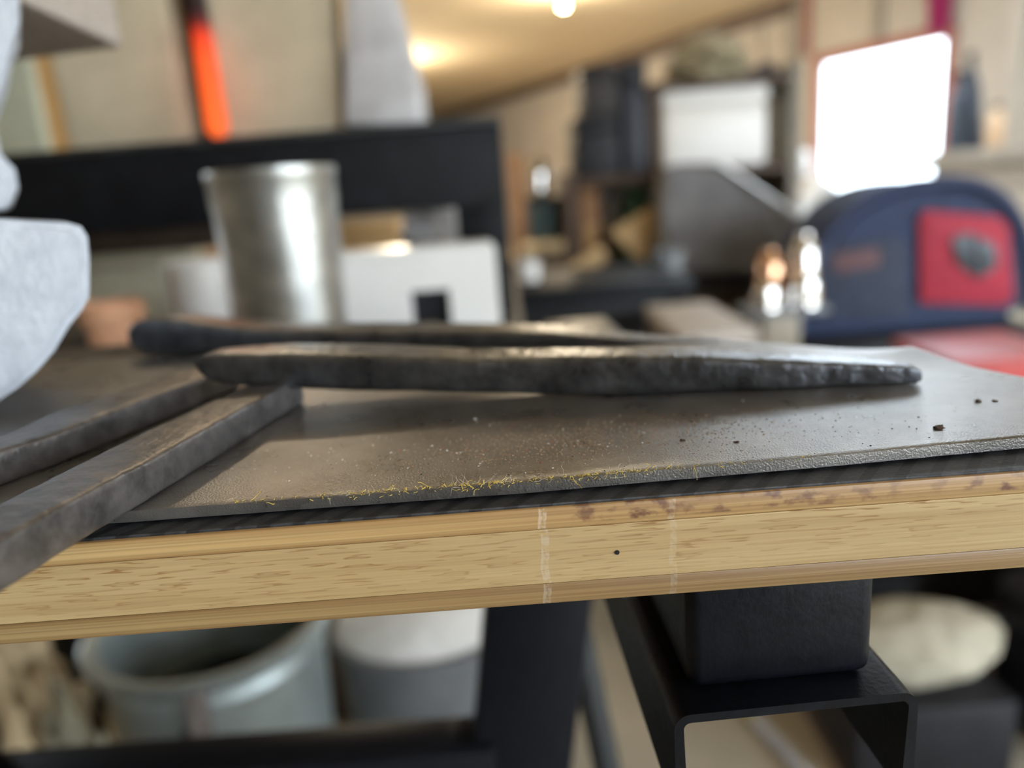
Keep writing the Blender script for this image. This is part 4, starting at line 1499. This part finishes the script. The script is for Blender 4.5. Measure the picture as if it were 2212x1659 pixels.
# ------------------------------------------------------------------ bench, bottles and cloth by the window
bz = 0.855
t = thing('wall_bench', 'thick grey planked bench along the window wall at the right', 'bench', RM(1.15, 4.05, 0), -WA)
finish('plank', box((0, -.3, bz - .08), (.22, 2.05, bz), .008), M_GREYW, t)
finish('plank', box((.225, -.3, bz - .08), (.50, 2.05, bz), .008), M_GREYW, t)
finish('apron', box((.03, -.25, bz - .22), (.07, 2.0, bz - .0805), .005), mat('grey_apron', (.34, .30, .26), .8, 0, .15, 8), t)
for y in (-.25, 1.92):
    finish('leg', box((.06, y, 0), (.14, y + .08, bz - .0805), .005), M_GREYW, t)
    finish('leg', box((.38, y, 0), (.46, y + .08, bz - .0805), .005), M_GREYW, t)


def wall_bottle(cxp, ytop, wpx, m, label, tt=4.25, lean=0.0):
    v = ray(cxp, 300)
    s_ = tt / v.dot(n)
    c = CAM + v * s_
    zt3 = (CAM + ray(cxp, ytop) * (tt / ray(cxp, ytop).dot(n))).z
    h = zt3 - bz
    r_ = wpx / F * s_ / 2
    o = thing('bottle', label, 'bottle', (c.x, c.y, bz + .001))
    o.rotation_euler = (0, lean, 0)
    finish('body', lathe([(0, .003), (r_ * .9, 0), (r_, .01), (r_, h * .60), (r_ * .85, h * .70), (r_ * .45, h * .82), (r_ * .45, h * .9), (0, h * .9)], 28), m, o)
    finish('cap', lathe([(0, h * .89), (r_ * .55, h * .895), (r_ * .55, h), (0, h)], 20), M_DARK, o)


wall_bottle(2066, 155, 40, mat('slate_plastic', (.06, .075, .10), .4), 'slate blue bottle on the wall bench next to the window')
wall_bottle(2108, 112, 32, mat('ink_plastic', (.03, .04, .06), .4), 'tall ink blue bottle on the wall bench', 4.25, -.12)
wall_bottle(2150, 225, 34, mat('amber_pot', (.60, .40, .24), .5), 'small tan bottle at the right on the wall bench')
# white jugs on crates, standing in for bright patches by the window
for cxp, ytop, ybot, wp, tt, lb in ((1760, 372, 470, 90, 4.7, 'large white jug standing in for the bright patch below the window'), (1718, 312, 380, 60, 5.0, 'small white jug standing in for the bright blob left of the window')):
    v = ray(cxp, ybot)
    s_ = tt / v.dot(n)
    c = CAM + v * s_
    h = (CAM + ray(cxp, ytop) * (tt / ray(cxp, ytop).dot(n))).z - c.z
    r_ = wp / F * s_ / 2
    o = thing('bright_patch_jug', lb, 'jug', (c.x, c.y, c.z), -WA)
    finish('body', lathe([(0, .003), (r_ * .92, 0), (r_, .02), (r_, h * .6), (r_ * .8, h * .75), (r_ * .3, h * .88), (r_ * .3, h * .93), (0, h * .93)], 32), M_JUG, o)
    finish('cap', lathe([(0, h * .92), (r_ * .36, h * .925), (r_ * .36, h), (0, h)], 20), M_REDP if 'small' in lb else M_WHITE, o)
    k_ = thing('jug_crate', 'tall grey crate carrying the ' + ('small' if 'small' in lb else 'large') + ' white jug', 'crate', (c.x, c.y, 0), -WA)
    finish('body', box((-r_ * 1.3, -.16, 0), (r_ * 1.3, .16, c.z - .04), .006), M_GREYW, k_)
    finish('lid', box((-r_ * 1.35, -.17, c.z - .0395), (r_ * 1.35, .17, c.z - .0005), .006), M_GREYW, k_)
v = ray(1665, 385)
c = CAM + v * (4.3 / v.dot(n))
o = finish('red_bag', blob(.10, .09, .10, .25, 2.2, 3.3, 4, .8), mat('faded_red', (.55, .14, .09), .8, 0, .2, 8))
o.location = (c.x, c.y, c.z - .08)
tag(o, 'faded red bag left of the white jugs', 'bag')
k_ = thing('bag_crate', 'grey crate carrying the faded red bag', 'crate', (c.x, c.y, 0), -WA)
finish('body', box((-.085, -.1, 0), (.085, .1, c.z - .12), .006), M_GREYW, k_)
finish('lid', box((-.09, -.105, c.z - .1195), (.09, .105, c.z - .0805), .006), M_GREYW, k_)
# magenta cloth hung above the window
v = ray(2030, 20)
c = CAM + v * (5.44 / v.dot(n))
b = bmesh.new()
G = {}
for i in range(9):
    for j in range(15):
        G[i, j] = b.verts.new((.016 * math.sin(i * 1.3) + .006 * math.sin(j * .7), (i / 8 - .5) * .22 * (1 - .25 * j / 14), .35 - j * .036))
for i in range(8):
    for j in range(14):
        b.faces.new((G[i, j], G[i + 1, j], G[i + 1, j + 1], G[i, j + 1]))
r = bmesh.ops.solidify(b, geom=b.faces[:], thickness=.006)
o = finish('magenta_cloth', b, M_PINK)
o.location = c
o.rotation_euler = (0, 0, -WA)
tag(o, 'magenta cloth hanging on the wall above the window corner', 'cloth')

# far left: shelf post and pale board
px_box('pine_board', 'orange pine board leaning far behind the forge at the left', 'wood', 72, 120, 142, 212, 1.9, .04, M_PINE, .004, 0.0)
px_box('pale_cupboard', 'pale green cupboard standing far behind the forge at the left', 'cupboard', -60, 80, 74, 320, 1.7, .03, mat('pale_green', (.50, .52, .40), .8, 0, .1, 10), .004, 0.0)
px_box('tan_cabinet', 'tan cabinet far behind the forge stand at the left', 'cabinet', -100, 210, 470, 600, 2.6, .4, mat('tan_cabinet', (.48, .33, .20), .7, 0, .15, 6), .006, 0.0, M_CARD)
